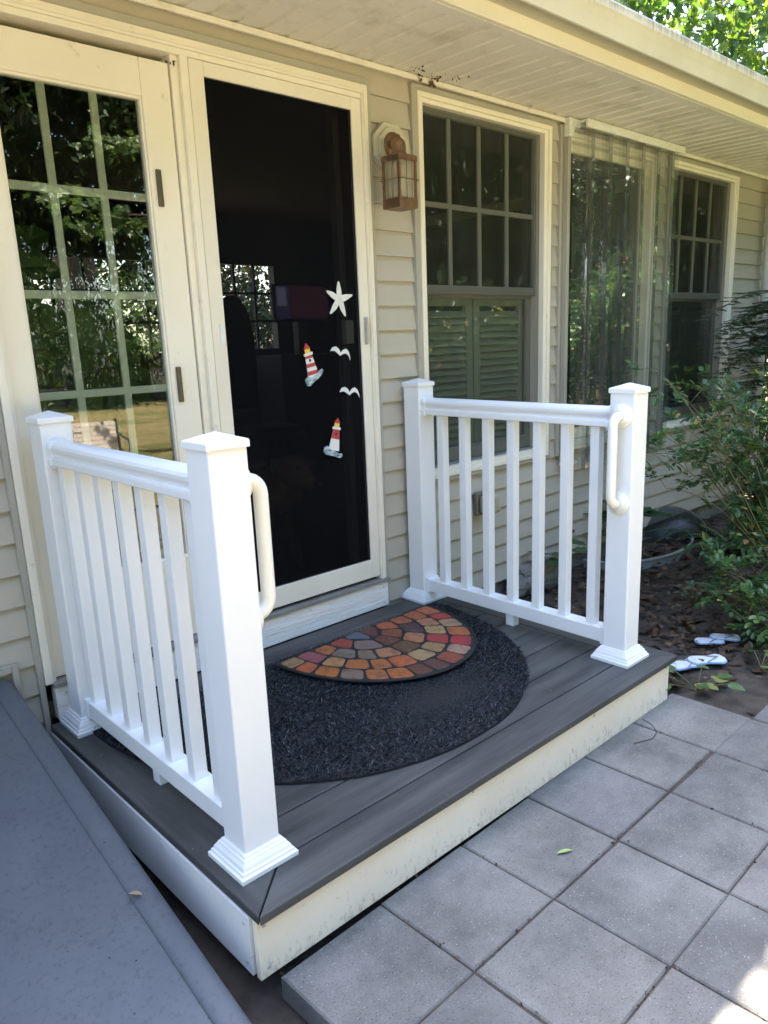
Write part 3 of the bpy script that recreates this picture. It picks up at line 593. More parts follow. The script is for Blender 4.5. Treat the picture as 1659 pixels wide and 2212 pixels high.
# ================================================================== DECK
def inside_rug(x, y): return ((x - 0.77) / 0.80) ** 2 + ((0.875 - y) / 0.92) ** 2 < 1
dk = thing('porch_deck', (0.8, 0.4, 0), 'low dark grey composite deck with cream fascia in front of the door', 'deck')
DX0, DX1, DY0, DY1 = -0.103, 1.722, -0.181, Y - 0.02
IX0, IX1, IY0 = 0.035, 1.587, -0.056
def board(poly, mat):
    mb = MB(); mb.prism(poly, 'z', -0.025, 0.0); return mb.build('deck_board', mat, dk, 0.004, 3)
board([(DX0, DY0), (DX1, DY0), (IX1 + 0.001, IY0), (IX0 + 0.001, IY0)], M['deck_x'])
board([(DX0, DY0 + 0.004), (IX0 - 0.002, IY0 + 0.003), (IX0 - 0.002, DY1), (DX0, DY1)], M['deck_y'])
board([(DX1, DY0 + 0.004), (DX1, DY1), (IX1 + 0.004, DY1), (IX1 + 0.004, IY0 + 0.003)], M['deck_y'])
y = IY0 + 0.004
while y < DY1 - 0.02:
    y2 = min(y + 0.1325, DY1); board([(IX0 + 0.002, y), (IX1, y), (IX1, y2), (IX0 + 0.002, y2)], M['deck_x']); y = y2 + 0.005
box('joist', M['black'], dk, DX0 + 0.03, DX1 - 0.04, DY0 + 0.06, DY1, -0.12, -0.0265)
MB().box(-0.100, 1.702, -0.160, -0.144, -0.1785, -0.0265).build('fascia_board', M['fascia_front'], dk, 0.001)
MB().box(-0.106, -0.090, -0.138, 1.02, -0.175, -0.0265).build('fascia_board', M['fascia_side'], dk, 0.001)
MB().box(1.690, 1.706, -0.138, 1.02, -0.1785, -0.0265).build('fascia_board', M['fascia_side'], dk, 0.001)
MB().box(-0.088, -0.060, -0.143, -0.11, -0.17, -0.027).build('corner_block', M['fascia_side'], dk)
for x, z in ((-0.082, -0.045), (-0.078, -0.155), (0.60, -0.045), (0.62, -0.16), (1.2, -0.05), (1.68, -0.045)):
    MB().lathe([(0.0045, 0), (0.004, -0.0015), (0.0012, -0.0018), (0, -0.0005)], (x, -0.1602, z), 'y', 12).build('screw', M['screw'], dk)
for y, z in ((-0.118, -0.05), (-0.12, -0.15), (0.26, -0.048)):
    MB().lathe([(0.0045, 0), (0.004, -0.0015), (0, -0.0012)], (-0.1062, y, z), 'x', 12).build('screw', M['screw'], dk)

gr = MB()
for _ in range(90):
    x = random.uniform(-0.09, 1.7); y = random.uniform(-0.17, 0.95)
    if inside_rug(x, y): continue
    put(gr, QUAD, (x, y, 0.0012), Vector((random.uniform(-1, 1), random.uniform(-1, 1), 0)), (0, 0, 1), random.choice((0.003, 0.004, 0.005, 0.008)), 1.2)
tag(fast_build(gr, 'deck_crumbs', M['pale_leaf']), 'tiny pale crumbs of grit and seed scattered on the deck boards', 'debris', kind='stuff')
gb = MB()
for _ in range(60):
    x = random.uniform(-0.6, -0.20); y = random.uniform(-0.35, 0.9)
    put(gb, QUAD, (x, y, 0.204 + 0.245 * (y - 1.09) - (0.0115 if x < -0.25 else -0.001)), Vector((random.uniform(-1, 1), random.uniform(-1, 1), 0)), (0, -0.24, 1), random.choice((0.003, 0.004, 0.006)), 1.2)
tag(fast_build(gb, 'cellar_door_grit', M['dead_leaf']), 'tiny specks of grit and bark on the blue grey cellar door', 'debris', kind='stuff')
# ================================================================== RAILINGS
def railing(x, ya, yb, ys, foot_y, label, dx=0.0):
    r = thing('porch_railing', (x, ya, 0), label, 'railing', 'white railings either side of the porch')
    for y in (ya, yb):
        p = MB().box(x - 0.046, x + 0.046, y - 0.046, y + 0.046, 0.0, 0.970).build('post', M['vinyl'], r, 0.004)
        mb = MB(); mb.square_lathe([(0.0505, 0), (0.0505, 0.015), (0.049, 0.0165), (0.001, 0.033)], (x, y, 0.967))
        c = mb.build('post_cap', M['vinyl'], p, 0.0012)
        mb = MB(); mb.square_lathe([(0.0762, 0.0005), (0.0762, 0.012), (0.0715, 0.015), (0.0700, 0.021), (0.0665, 0.023), (0.0640, 0.031), (0.0585, 0.038), (0.0570, 0.042), (0.0535, 0.044), (0.0515, 0.049), (0.0465, 0.051)], (x, y, 0))
        mb.build('post_base', M['vinyl'], p, 0.0008)
    pr = [(0.0, 0.918), (0.012, 0.9175), (0.021, 0.914), (0.028, 0.908), (0.0315, 0.900), (0.0305, 0.891), (0.026, 0.884), (0.0235, 0.879), (0.024, 0.874), (0.0305, 0.871), (0.032, 0.866), (0.032, 0.851), (0.029, 0.848)]
    poly = [(x + a, z) for a, z in pr] + [(x - a, z) for a, z in pr[::-1] if a > 0]
    y0, y1 = ya + 0.047, yb - 0.047
    mb = MB(); mb.prism(poly, 'y', y0, y1); mb.build('top_rail', M['vinyl'], r)
    big = [(x + (a + 0.005) * (1 if a else 0) , z + (0.004 if z > 0.88 else -0.003)) for a, z in pr] + [(x - a - 0.005, z + (0.004 if z > 0.88 else -0.003)) for a, z in pr[::-1] if a > 0]
    for a, b in ((y0 - 0.0005, y0 + 0.020), (y1 - 0.020, y1 + 0.0005)):
        mb = MB(); mb.prism(big, 'y', a, b); mb.box(x - 0.030, x + 0.030, a, b, 0.838, 0.8445); mb.build('rail_bracket', M['vinyl'], r, 0.001)
        MB().box(x - 0.033, x + 0.033, a, b, 0.046, 0.113).build('rail_bracket', M['vinyl'], r, 0.003)
    MB().box(x - 0.030, x + 0.030, y0, y1, 0.052, 0.107).build('bottom_rail', M['vinyl'], r, 0.003)
    for y in ys:
        MB().box(x - 0.018, x + 0.018, y - 0.018, y + 0.018, 0.106, 0.8485).build('baluster', M['vinyl'], r, 0.0025)
    MB().box(x - 0.018, x + 0.018, foot_y - 0.02, foot_y + 0.02, 0.0, 0.053).build('foot_block', M['vinyl'], r, 0.002)
    return r
railing(0.0, 0.0, 0.939, [0.113 + 0.1248 * i for i in range(7)], 0.455, 'white vinyl porch railing in front of the grid patio door, nearer the cellar door')
railing(1.562, -0.036, 0.981, [0.084 + 0.1262 * i for i in range(7)], 0.465, 'white vinyl porch railing on the garden side, in front of the shuttered window')
def grab(px, side, yc, za, zb, label):
    g = thing('grab_bar', (px, yc, (za + zb) / 2), label, 'grab bar', 'grab bars on the front posts')
    s = side; out = px + s * 0.052; ds = px + s * 0.008
    pts = [(ds, yc, za)]
    for k in range(7):
        a = R(90 * k / 6); pts.append((out - s * 0.030 + s * 0.030 * math.sin(a), yc, za - 0.030 + 0.030 * math.cos(a) if True else 0))
    bend = [(out - s * 0.034 + s * 0.034 * math.sin(R(15 * k)), yc, za - 0.034 + 0.034 * math.cos(R(15 * k))) for k in range(7)]
    bend2 = [(out - s * 0.034 + s * 0.034 * math.cos(R(15 * k)), yc, zb + 0.034 - 0.034 * math.sin(R(15 * k))) for k in range(7)]
    mb = MB(); mb.tube([(px, yc, za)] + bend + bend2 + [(px, yc, zb)], 0.0165, 20); mb.build('bar', M['bar'], g)
    for z in (za, zb):
        prof = [(0.042, 0), (0.042, s * 0.006), (0.039, s * 0.010), (0.026, s * 0.012), (0.024, s * 0.015), (0.019, s * 0.016), (0.017, s * 0.016)]
        MB().lathe(prof, (px + s * 0.0003, yc, z), 'x', 40).build('flange', M['bar'], g)
grab(0.046, 1, 0.0, 0.888, 0.585, 'ivory grab bar on the nearest post, seen side on')
grab(1.516, -1, -0.036, 0.892, 0.592, 'ivory grab bar on the far front post with both round flanges in view')

# ================================================================== MATS
from mathutils import noise as NZ
def mat_edge(t):   # outline of the half oval shag rug, straight side by the door
    a = math.pi * t; c, s = math.cos(a), math.sin(a); n = 2 / 2.15
    x = 0.77 + (0.755 if c > 0 else 0.80) * (abs(c) ** n) * (1 if c > 0 else -1); y = 0.875 - 0.905 * (abs(s) ** n)
    return x + 0.006 * NZ.noise(Vector((t * 14, 0, 0))), y + 0.008 * NZ.noise(Vector((t * 12, 5, 0)))
def inside_mat(x, y):
    if y > 0.872: return 2
    dx = (x - 0.77) / (0.755 if x > 0.77 else 0.80); dy = (0.875 - y) / 0.905
    return abs(dx) ** 2.15 + abs(dy) ** 2.15
sm = thing('shag_doormat', (0.77, 0.45, 0.0), 'large charcoal half oval shag rug on the deck', 'doormat')
pts = [mat_edge(i / 80) for i in range(81)]
mb = MB(); mb.prism([(x, y) for x, y in pts], 'z', 0.001, 0.0095); mb.build('backing', M['black'], sm)
def in_stone(x, y): return ((x - 1.035) / 0.395) ** 2 + ((0.842 - y) / 0.51) ** 2 < 0.94 and y < 0.835
tf = MB(); cnt = 0
while cnt < 34000:
    x = random.uniform(-0.03, 1.53); y = random.uniform(-0.04, 0.875)
    d = inside_mat(x, y)
    if d > 1.0 or in_stone(x, y): continue
    cnt += 1
    worn = math.exp(-(((x - 0.88) / 0.20) ** 2 + ((y - 0.22) / 0.12) ** 2))
    f = NZ.noise(Vector((x * 5, y * 5, 1))) * 2.2
    ln = random.uniform(0.010, 0.020) * (1 - 0.6 * worn)
    an = f + random.gauss(0, 1.6)
    dr = Vector((math.cos(an), math.sin(an), random.uniform(0.25, 1.1) * (1 - 0.6 * worn)))
    put(tf, BLADE, (x, y, 0.0085), dr, rv(), ln, 0.17)
# bound edge
for i in range(4200):
    t = random.random(); x, y = mat_edge(t); x2, y2 = mat_edge(min(1, t + 0.002)); nx, ny = (y2 - y), -(x2 - x); L = math.hypot(nx, ny) or 1
    put(tf, BLADE, (x + nx / L * random.uniform(-0.002, 0.004), y + ny / L * random.uniform(-0.002, 0.004), random.uniform(0.002, 0.009)), Vector((-nx / L, -ny / L, 0)) * -0.8 + rv() * 0.8 + Vector((0, 0, 0.2)), rv(), random.uniform(0.008, 0.014), 0.15)
fast_build(tf, 'pile', M['tuft'], sm)

st = thing('stone_pattern_doormat', (1.035, 0.6, 0.02), 'half round rubber mat printed with red and tan cobblestones, lying on the shag rug', 'doormat')
cxm, cym, AX, BY = 1.035, 0.845, 0.410, 0.518
skx = 0.05
def mp(r, a):  # polar on the half ellipse, slightly turned
    x = AX * r * math.cos(a); y = -BY * r * math.sin(a)
    t = R(1.6); return cxm + x * math.cos(t) - y * math.sin(t), cym + x * math.sin(t) + y * math.cos(t) - 0.006
out = [mp(1.0, math.pi * i / 48) for i in range(49)]
mb = MB(); mb.prism(out, 'z', 0.0215, 0.0275); mb.build('rubber_base', M['black'], st, 0.0015)
rim = MB(); rim.tube([(x, y, 0.0275) for x, y in out], 0.004, 6); rim.build('bound_rim', M['black'], st)
PAL = {'red': (0.36, 0.022, 0.022), 'brick': (0.24, 0.045, 0.025), 'orange': (0.38, 0.105, 0.028), 'tan': (0.34, 0.165, 0.065), 'buff': (0.36, 0.22, 0.11), 'brown': (0.11, 0.038, 0.022), 'plum': (0.055, 0.026, 0.035), 'slate': (0.085, 0.105, 0.13), 'pink': (0.27, 0.075, 0.07), 'taupe': (0.20, 0.13, 0.095)}
rings = [(0.02, 0.195, 2), (0.215, 0.395, 5), (0.415, 0.585, 8), (0.605, 0.775, 11), (0.795, 0.965, 15)]
def palette(x, y):
    u = (x - cxm) / AX; v = (cym - y) / BY
    if v < 0.30 and -0.45 < u < 0.35: L = ['slate', 'taupe', 'slate', 'brick', 'orange', 'brown', 'taupe']
    elif u > 0.35: L = ['red', 'brick', 'plum', 'orange', 'orange', 'pink', 'brown', 'buff', 'tan', 'red']
    elif u < -0.3: L = ['orange', 'tan', 'orange', 'tan', 'orange', 'pink', 'taupe']
    else: L = ['tan', 'buff', 'orange', 'brown', 'tan', 'brick', 'orange', 'brown']
    return PAL[random.choice(L)]
sb = bmesh.new(); cl = sb.loops.layers.float_color.new('stone')
for (r0, r1, n) in rings:
    cuts = [0.0]
    for k in range(n): cuts.append(cuts[-1] + random.uniform(0.8, 1.25))
    cuts = [c / cuts[-1] * math.pi for c in cuts]
    for k in range(n):
        g = 0.009 / (((r0 + r1) / 2) * 0.46)
        a0, a1 = cuts[k] + g / 2, cuts[k + 1] - g / 2
        if k == 0: a0 = 0.02 / max(r0, 0.3)
        if k == n - 1: a1 = math.pi - 0.02 / max(r0, 0.3)
        if a1 - a0 < 0.04: continue
        rr = 0.20; outl = []
        j = lambda s: random.uniform(-s, s)
        c4 = [(0, 0), (1, 0), (1, 1), (0, 1)]; jit = [(j(0.035), j(0.035)) for _ in c4]
        for ci, (u, v) in enumerate(c4):
            for q in range(4):
                th = R(180 + 90 * ci + 30 * q)
                uu = (rr if u == 0 else 1 - rr) + rr * math.cos(th); vv = (rr if v == 0 else 1 - rr) + rr * math.sin(th)
                uu += jit[ci][0]; vv += jit[ci][1]
                outl.append(mp(r0 + (r1 - r0) * vv, a0 + (a1 - a0) * uu))
        mx = sum(p[0] for p in outl) / 16; my = sum(p[1] for p in outl) / 16
        c = palette(mx, my); c = tuple(max(0.01, v * random.uniform(0.85, 1.15)) for v in c)
        lo = [sb.verts.new((p[0] - st.location[0], p[1] - st.location[1], 0.0276 - st.location[2])) for p in outl]
        hi = [sb.verts.new((mx + (p[0] - mx) * 0.95 - st.location[0], my + (p[1] - my) * 0.95 - st.location[1], 0.0290 - st.location[2])) for p in outl]
        fs = [sb.faces.new(hi)] + [sb.faces.new((lo[i], lo[(i + 1) % 16], hi[(i + 1) % 16], hi[i])) for i in range(16)]
        for f in fs:
            for l in f.loops: l[cl] = (*c, 1)
bmesh.ops.recalc_face_normals(sb, faces=sb.faces)
me = bpy.data.meshes.new('cobblestone_print'); sb.to_mesh(me); sb.free()
m_, nt, p = node_mat('printed_cobblestones')
at = nt.nodes.new('ShaderNodeAttribute'); at.attribute_name = 'stone'
n1 = noise(nt, coords(nt), 30, 9, 0.75)
c = mix(nt, ramp(nt, n1, [(0.36, (0.75, 0.75, 0.75)), (0.52, (0, 0, 0))]), at.outputs['Color'], (0.06, 0.035, 0.03))
c = mix(nt, ramp(nt, noise(nt, coords(nt), 55, 8, 0.7), [(0.54, (0, 0, 0)), (0.74, (0.40, 0.40, 0.40))]), c, (0.42, 0.30, 0.16))
nt.links.new(c, p.inputs['Base Color']); p.inputs['Roughness'].default_value = 0.55
nt.links.new(bump(nt, n1, 0.3, 0.002), p.inputs['Normal'])
me.materials.append(m_); o = bpy.data.objects.new('cobblestone_print', me); COL.objects.link(o); o.parent = st

# ================================================================== DECALS ON THE SCREEN
YD = Y - 0.0005
def rot2(pts, cx, cz, a): return [(cx + x * math.cos(a) - z * math.sin(a), cz + x * math.sin(a) + z * math.cos(a)) for x, z in pts]
sf = [(0.0, 0.070), (-0.063, 0.032), (-0.050, -0.056), (0.028, -0.066), (0.070, 0.018)]
poly = []
tips = sf
for i, (tx, tz) in enumerate(tips):
    a = math.atan2(tz, tx); L = math.hypot(tx, tz)
    nx, nz = -math.sin(a), math.cos(a)
    nxt = tips[(i + 1) % 5]; a2 = math.atan2(nxt[1], nxt[0]); 
    if a2 < a: a2 += 2 * math.pi
    for f, w in ((0.55, -0.011), (0.93, -0.004), (1.0, 0.0), (0.93, 0.004), (0.55, 0.011)): poly.append((tx * f + nx * w, tz * f + nz * w))
    am = (a + a2) / 2; poly.append((0.021 * math.cos(am), 0.021 * math.sin(am)))
o = MB().prism(rot2(poly, 1.197, 1.327, 0), 'y', YD - 0.004, YD).build('starfish_magnet', M['white_plastic'], None, 0.001)
tag(o, 'white speckled starfish magnet near the top of the screen door', 'magnet')
def bird(cx, cz, rot, s, label):
    p = [(-0.052, -0.002), (-0.042, 0.014), (-0.026, 0.020), (-0.010, 0.012), (0.0, -0.001), (0.012, 0.013), (0.026, 0.019), (0.040, 0.010), (0.050, -0.008), (0.053, -0.022), (0.042, -0.006), (0.028, 0.001), (0.012, -0.004), (0.0, -0.013), (-0.014, -0.005), (-0.030, 0.002)]
    o = MB().prism(rot2([(x * s, z * s) for x, z in p], cx, cz, rot), 'y', YD - 0.003, YD).build('seagull_magnet', M['white_flat'], None, 0.0005)
    tag(o, label, 'magnet', 'white seagull magnets on the screen door')
bird(1.190, 1.122, R(-11), 1.02, 'upper of the two white seagull magnets, right of the red striped lighthouse')
bird(1.227, 0.963, R(-5), 1.02, 'lower of the two white seagull magnets, above the solid red topped lighthouse')
def lighthouse(cx, cz, rot, bands, label):
    t = thing('lighthouse_magnet', (cx, YD, cz), label, 'magnet', 'lighthouse magnets on the screen door')
    def part(poly, n, mat, d): MB().prism(rot2(poly, cx, cz, rot), 'y', YD - d, YD).build(n, M[mat], t)
    def tw(z): return 0.027 + (0.0155 - 0.027) * z / 0.088
    part([(-tw(0), 0), (tw(0), 0), (tw(0.088), 0.088), (-tw(0.088), 0.088)], 'tower', 'white_flat', 0.003)
    for a, b in bands: part([(-tw(a) , a), (tw(a), a - 0.002), (tw(b), b - 0.002), (-tw(b), b)], 'stripe', 'red', 0.0038)
    part([(-0.004, 0.062), (0.004, 0.062), (0.004, 0.072), (-0.004, 0.072)], 'window', 'black', 0.0046)
    part([(-0.020, 0.086), (0.020, 0.086), (0.021, 0.096), (-0.021, 0.096)], 'gallery', 'white_flat', 0.0042)
    part([(-0.013, 0.096), (0.013, 0.096), (0.012, 0.112), (-0.012, 0.112)], 'lamp_room', 'yellow', 0.003)
    part([(-0.016, 0.111), (0.016, 0.111), (0.004, 0.128), (0, 0.134), (-0.004, 0.128)], 'roof', 'red', 0.004)
    part([(-0.044, 0.002), (-0.030, 0.008), (-0.012, 0.001), (0.010, 0.006), (0.030, 0.016), (0.048, 0.020), (0.050, 0.010), (0.036, -0.002), (0.016, -0.012), (-0.008, -0.018), (-0.028, -0.028), (-0.042, -0.022)] if len(bands) > 1 else
         [(-0.050, 0.008), (-0.036, 0.016), (-0.018, 0.002), (0.006, -0.002), (0.026, -0.010), (0.044, -0.008), (0.046, -0.020), (0.034, -0.028), (0.010, -0.024), (-0.016, -0.022), (-0.040, -0.020), (-0.052, -0.010)], 'wave_base', 'wave', 0.0045)
lighthouse(1.049, 1.033, R(13), [(0.012, 0.027), (0.042, 0.056), (0.076, 0.088)], 'red and white striped lighthouse magnet on painted waves, leaning left')
lighthouse(1.128, 0.734, R(-13), [(0.048, 0.087)], 'lighthouse magnet with solid red upper half and white lower half, leaning right')

# ================================================================== CELLAR BULKHEAD
bk = thing('cellar_door', (-0.6, 0.4, 0), 'sloping blue grey steel bulkhead door beside the porch', 'cellar door')
SL = 0.245
def bz(y): return 0.204 + SL * (y - 1.09)
yN, yF = -1.0, 1.035
def slab(xa, xb, d0, d1, name, mat, bev=0.002, ya=yN, yb=yF):
    mb = MB(); mb.add([(xa, ya, bz(ya) + d0), (xb, ya, bz(ya) + d0), (xb, yb, bz(yb) + d0), (xa, yb, bz(yb) + d0), (xa, ya, bz(ya) + d1), (xb, ya, bz(ya) + d1), (xb, yb, bz(yb) + d1), (xa, yb, bz(yb) + d1)],
           [(0, 3, 2, 1), (4, 5, 6, 7), (0, 1, 5, 4), (1, 2, 6, 5), (2, 3, 7, 6), (3, 0, 4, 7)]); return mb.build(name, mat, bk, bev, 3)
slab(-0.735, -0.2485, -0.030, -0.0125, 'door_leaf', M['bulkhead'])
slab(-1.26, -0.742, -0.030, -0.0125, 'door_leaf', M['bulkhead'])
# rolled rim down the side, a rounded channel in section
prf = [(-0.250, -0.022), (-0.250, -0.012), (-0.246, -0.006), (-0.236, -0.002), (-0.225, 0.0), (-0.210, 0.0), (-0.199, -0.003), (-0.192, -0.009), (-0.188, -0.018), (-0.187, -0.030), (-0.190, -0.06)]
mb = MB(); vs = []; n = len(prf)
for yy in (yN, yF): vs += [(x, yy, bz(yy) + d) for x, d in prf]
mb.add(vs, [(i, i + 1, n + i + 1, n + i) for i in range(n - 1)], True); mb.build('side_rim', M['bulkhead'], bk)
mb = MB(); mb.prism([(yN, -0.32), (yF, -0.32), (yF, bz(yF) - 0.035), (yN, bz(yN) - 0.035)], 'x', -0.192, -0.186); mb.prism([(yN, -0.32), (yF, -0.32), (yF, bz(yF) - 0.035), (yN, bz(yN) - 0.035)], 'x', -1.27, -1.262)
mb.box(-1.26, -0.193, yN, yN + 0.01, -0.32, bz(yN) - 0.035); mb.build('side_wall', M['bulkhead'], bk)
# white J trim where it meets the siding
MB().box(-0.185, -0.165, Y - 0.014, Y + 0.002, -0.09, 0.232).box(-1.3, -0.185, Y - 0.014, Y + 0.002, 0.206, 0.232).build('wall_trim', M['jtrim'], bk, 0.003)
# fallen leaf on the rim
mb = MB(); put(mb, OVAL, (-0.252, 0.128, bz(0.128) + 0.004), (0.5, -0.8, 0.1), (0.2, 0.1, 1), 0.036, 0.8); o = mb.build('fallen_leaf', surf('tan_leaf', (0.34, 0.26, 0.16), None, 40, rough=0.6)); tag(o, 'small dry tan leaf lying on the blue grey cellar door rim', 'leaf')
mb = MB(); put(mb, OVAL, (0.69, -0.375, -0.1785), (0.9, -0.45, 0.0), (0, 0, 1), 0.05, 0.42); o = mb.build('fallen_leaf', surf('yellow_green_leaf', (0.34, 0.40, 0.12), None, 40, rough=0.5)); tag(o, 'narrow yellow green leaf lying alone on a paver', 'leaf')
mb = MB(); mb.tube([(1.33, -0.235, -0.1775), (1.40, -0.265, -0.1770), (1.45, -0.255, -0.176), (1.485, -0.215, -0.177), (1.50, -0.17, -0.177)], 0.0013, 5); o = mb.build('twig', M['branch']); tag(o, 'thin curved dry stem lying on the far paver', 'twig')

# ================================================================== INSIDE THE HOUSE, SEEN THROUGH THE SCREEN
mo = thing('television', (3.58, 4.5, 1.2), 'lit television screen with pink and violet picture inside the room', 'television')
MB().box(3.27, 3.89, 4.50, 4.54, 1.34, 1.67).build('casing', M['black'], mo, 0.004)
MB().box(3.285, 3.44, 4.497, 4.4995, 1.37, 1.655).build('screen', emit('violet_screen', (0.30, 0.24, 0.60), 0.008), mo)
MB().box(3.442, 3.875, 4.497, 4.4995, 1.37, 1.655).build('screen', emit('pink_screen', (0.42, 0.14, 0.22), 0.0075), mo)
MB().box(3.30, 3.40, 4.494, 4.4965, 1.48, 1.64).build('page', emit('page_panel', (0.5, 0.48, 0.8), 0.018), mo)
MB().box(3.50, 3.66, 4.48, 4.56, 1.05, 1.34).box(3.2, 3.95, 4.35, 4.75, 0.06, 1.05).build('stand', M['floor_in'], mo)
ch = thing('desk_chair', (2.30, 3.5, 0.06), 'dark round backed chair silhouetted inside against the far window', 'chair')
pc = [(2.06 + 0.32 * (0.5 - 0.5 * math.cos(math.pi * k / 14)), 1.0 + 0.50 * math.sin(math.pi * k / 14) ** 0.6) for k in range(15)]
MB().prism([(2.08, 0.7)] + pc + [(2.36, 0.7)], 'y', 3.48, 3.54).build('backrest', M['black'], ch, 0.015)
MB().box(2.08, 2.54, 3.1, 3.5, 0.5, 0.58).build('seat', M['black'], ch, 0.02)
for a in range(5):
    t = 2 * math.pi * a / 5; mb = MB(); mb.tube([(2.31, 3.3, 0.15), (2.31 + 0.28 * math.cos(t), 3.3 + 0.28 * math.sin(t), 0.09)], 0.02, 8); mb.build('leg', M['black'], ch)
mb = MB(); mb.tube([(2.31, 3.3, 0.12), (2.31, 3.3, 0.5)], 0.03, 10); mb.build('column', M['black'], ch)
# houseplant behind the glazed panel
hp = thing('houseplant', (0.20, 1.55, 0.06), 'large leaved houseplant just inside the grid patio door', 'houseplant')
MB().lathe([(0, 0), (0.10, 0), (0.13, 0.25), (0.12, 0.25), (0.11, 0.22), (0, 0.22)], (0.2, 1.55, 0.06), 'z').build('pot', M['interior'], hp)
sm_ = MB(); lf = MB()
for (tx, ty, tz) in ((-0.02, 1.34, 1.42), (0.05, 1.36, 1.22), (0.28, 1.40, 1.20), (0.40, 1.42, 1.05), (0.02, 1.32, 0.95), (0.2, 1.36, 0.90), (0.12, 1.6, 1.5)):
    sm_.tube([(0.2, 1.55, 0.25), ((0.2 + tx) / 2, 1.5, tz * 0.6), (tx, ty, tz)], 0.006, 6)
    b = random.uniform(0, 1)
    for k in range(7):
        a = 2 * math.pi * (k + b) / 7; put(lf, OVAL, (tx, ty, tz), (math.cos(a), random.uniform(-0.25, 0.1), math.sin(a) * 0.75 - 0.2), (0, -1, 0.3), random.uniform(0.17, 0.24), 0.9)
sm_.build('stem', M['cane'], hp); fast_build(lf, 'foliage', M['house_leaf'], hp)

# the dog: one skinned body standing inside the screen, facing out
def skin_obj(name, verts, edges, mat, parent, root=0, sub=2):
    me = bpy.data.meshes.new(name); me.from_pydata([v[0] for v in verts], edges, []); o = bpy.data.objects.new(name, me); COL.objects.link(o); o.parent = parent
    sk = o.modifiers.new('skin', 'SKIN'); sk.use_smooth_shade = True
    for i, v in enumerate(verts):
        s = me.skin_vertices[0].data[i]; r = v[1]; s.radius = r if isinstance(r, tuple) else (r, r); s.use_root = (i == root)
    ss = o.modifiers.new('sub', 'SUBSURF'); ss.levels = sub; ss.render_levels = sub
    me.materials.append(mat); return o
dog = thing('dog', (1.22, 1.75, 0.06), 'tan dog with a dark muzzle standing in the dark behind the screen door', 'dog')
V = [((0, 0.38, 0.40), 0.095), ((0, 0.18, 0.39), 0.105), ((0, -0.05, 0.40), 0.125), ((0, -0.16, 0.43), 0.115), ((-0.005, -0.24, 0.50), 0.085), ((-0.01, -0.27, 0.545), 0.082), ((-0.01, -0.33, 0.535), 0.078), ((-0.012, -0.40, 0.500), 0.046), ((-0.014, -0.45, 0.490), 0.038),
     ((0.075, -0.14, 0.33), 0.055), ((0.080, -0.12, 0.19), 0.036), ((0.082, -0.15, 0.05), 0.026), ((0.082, -0.19, 0.022), 0.030),
     ((-0.075, -0.14, 0.33), 0.055), ((-0.080, -0.12, 0.19), 0.036), ((-0.082, -0.15, 0.05), 0.026), ((-0.082, -0.19, 0.022), 0.030),
     ((0.08, 0.34, 0.30), 0.065), ((0.09, 0.30, 0.20), 0.042), ((0.09, 0.40, 0.12), 0.028), ((0.09, 0.37, 0.022), 0.028),
     ((-0.08, 0.34, 0.30), 0.065), ((-0.09, 0.30, 0.20), 0.042), ((-0.09, 0.40, 0.12), 0.028), ((-0.09, 0.37, 0.022), 0.028),
     ((0, 0.50, 0.44), 0.03), ((0, 0.62, 0.36), 0.022)]
Ed = [(0, 1), (1, 2), (2, 3), (3, 4), (4, 5), (5, 6), (6, 7), (7, 8), (3, 9), (9, 10), (10, 11), (11, 12), (3, 13), (13, 14), (14, 15), (15, 16), (0, 17), (17, 18), (18, 19), (19, 20), (0, 21), (21, 22), (22, 23), (23, 24), (0, 25), (25, 26)]
skin_obj('body', V, Ed, M['fur'], dog, 2)
for s in (-1, 1):
    mb = MB(); ex = 1.22 - 0.01 + s * 0.062; ey = 1.75 - 0.27; ez = 0.06 + 0.59
    mb.add([(ex - 0.02 * s, ey, ez), (ex + 0.03 * s, ey + 0.01, ez + 0.01), (ex + 0.055 * s, ey - 0.03, ez - 0.05), (ex + 0.02 * s, ey + 0.03, ez - 0.01)], [(0, 1, 2), (0, 2, 3), (1, 3, 2), (0, 3, 1)]); mb.build('ear', M['darkmetal'], dog)
    mb = MB(); mb.lathe([(0, -0.008), (0.006, -0.006), (0.008, 0), (0.006, 0.006), (0, 0.008)], (1.21 + s * 0.034, 1.75 - 0.385, 0.06 + 0.562), 'z', 12); mb.build('eye', M['black'], dog)
mb = MB(); mb.lathe([(0, -0.018), (0.016, -0.012), (0.02, 0), (0.014, 0.010), (0, 0.014)], (1.206, 1.75 - 0.487, 0.06 + 0.500), 'z', 14); mb.build('nose', M['black'], dog)

# ================================================================== GARDEN
# window well and clear cover
ww = thing('window_well', (3.45, 0.95, -0.2), 'grey steel window well edging half buried by the house wall', 'window well')
pts = [(3.50 + 0.52 * math.cos(math.pi * k / 20), Y - 0.0 - 0.34 * math.sin(math.pi * k / 20)) for k in range(21)]
mb = MB(); mb.tube([(x, y, -0.158) for x, y in pts], 0.010, 8); mb.build('rim', M['galv'], ww)
mb = MB(); vs = [(x, y, z) for x, y in pts for z in (-0.26, -0.158)]; mb.add(vs, [(2 * i, 2 * i + 1, 2 * i + 3, 2 * i + 2) for i in range(20)], True); mb.build('wall', M['galv'], ww)
mb = MB(); vs = []; fs = []
for i in range(13):
    for j in range(7):
        a = math.pi * i / 12; b = math.pi / 2 * j / 6; vs.append((3.95 + 0.26 * math.cos(a) * math.cos(b), Y - 0.28 * math.sin(a) * math.cos(b), -0.16 + 0.16 * math.sin(b)))
for i in range(12):
    for j in range(6): q = i * 7 + j; fs.append((q, q + 7, q + 8, q + 1))
mb.add(vs, fs, True); mb.build('cover', M['cover'], ww)
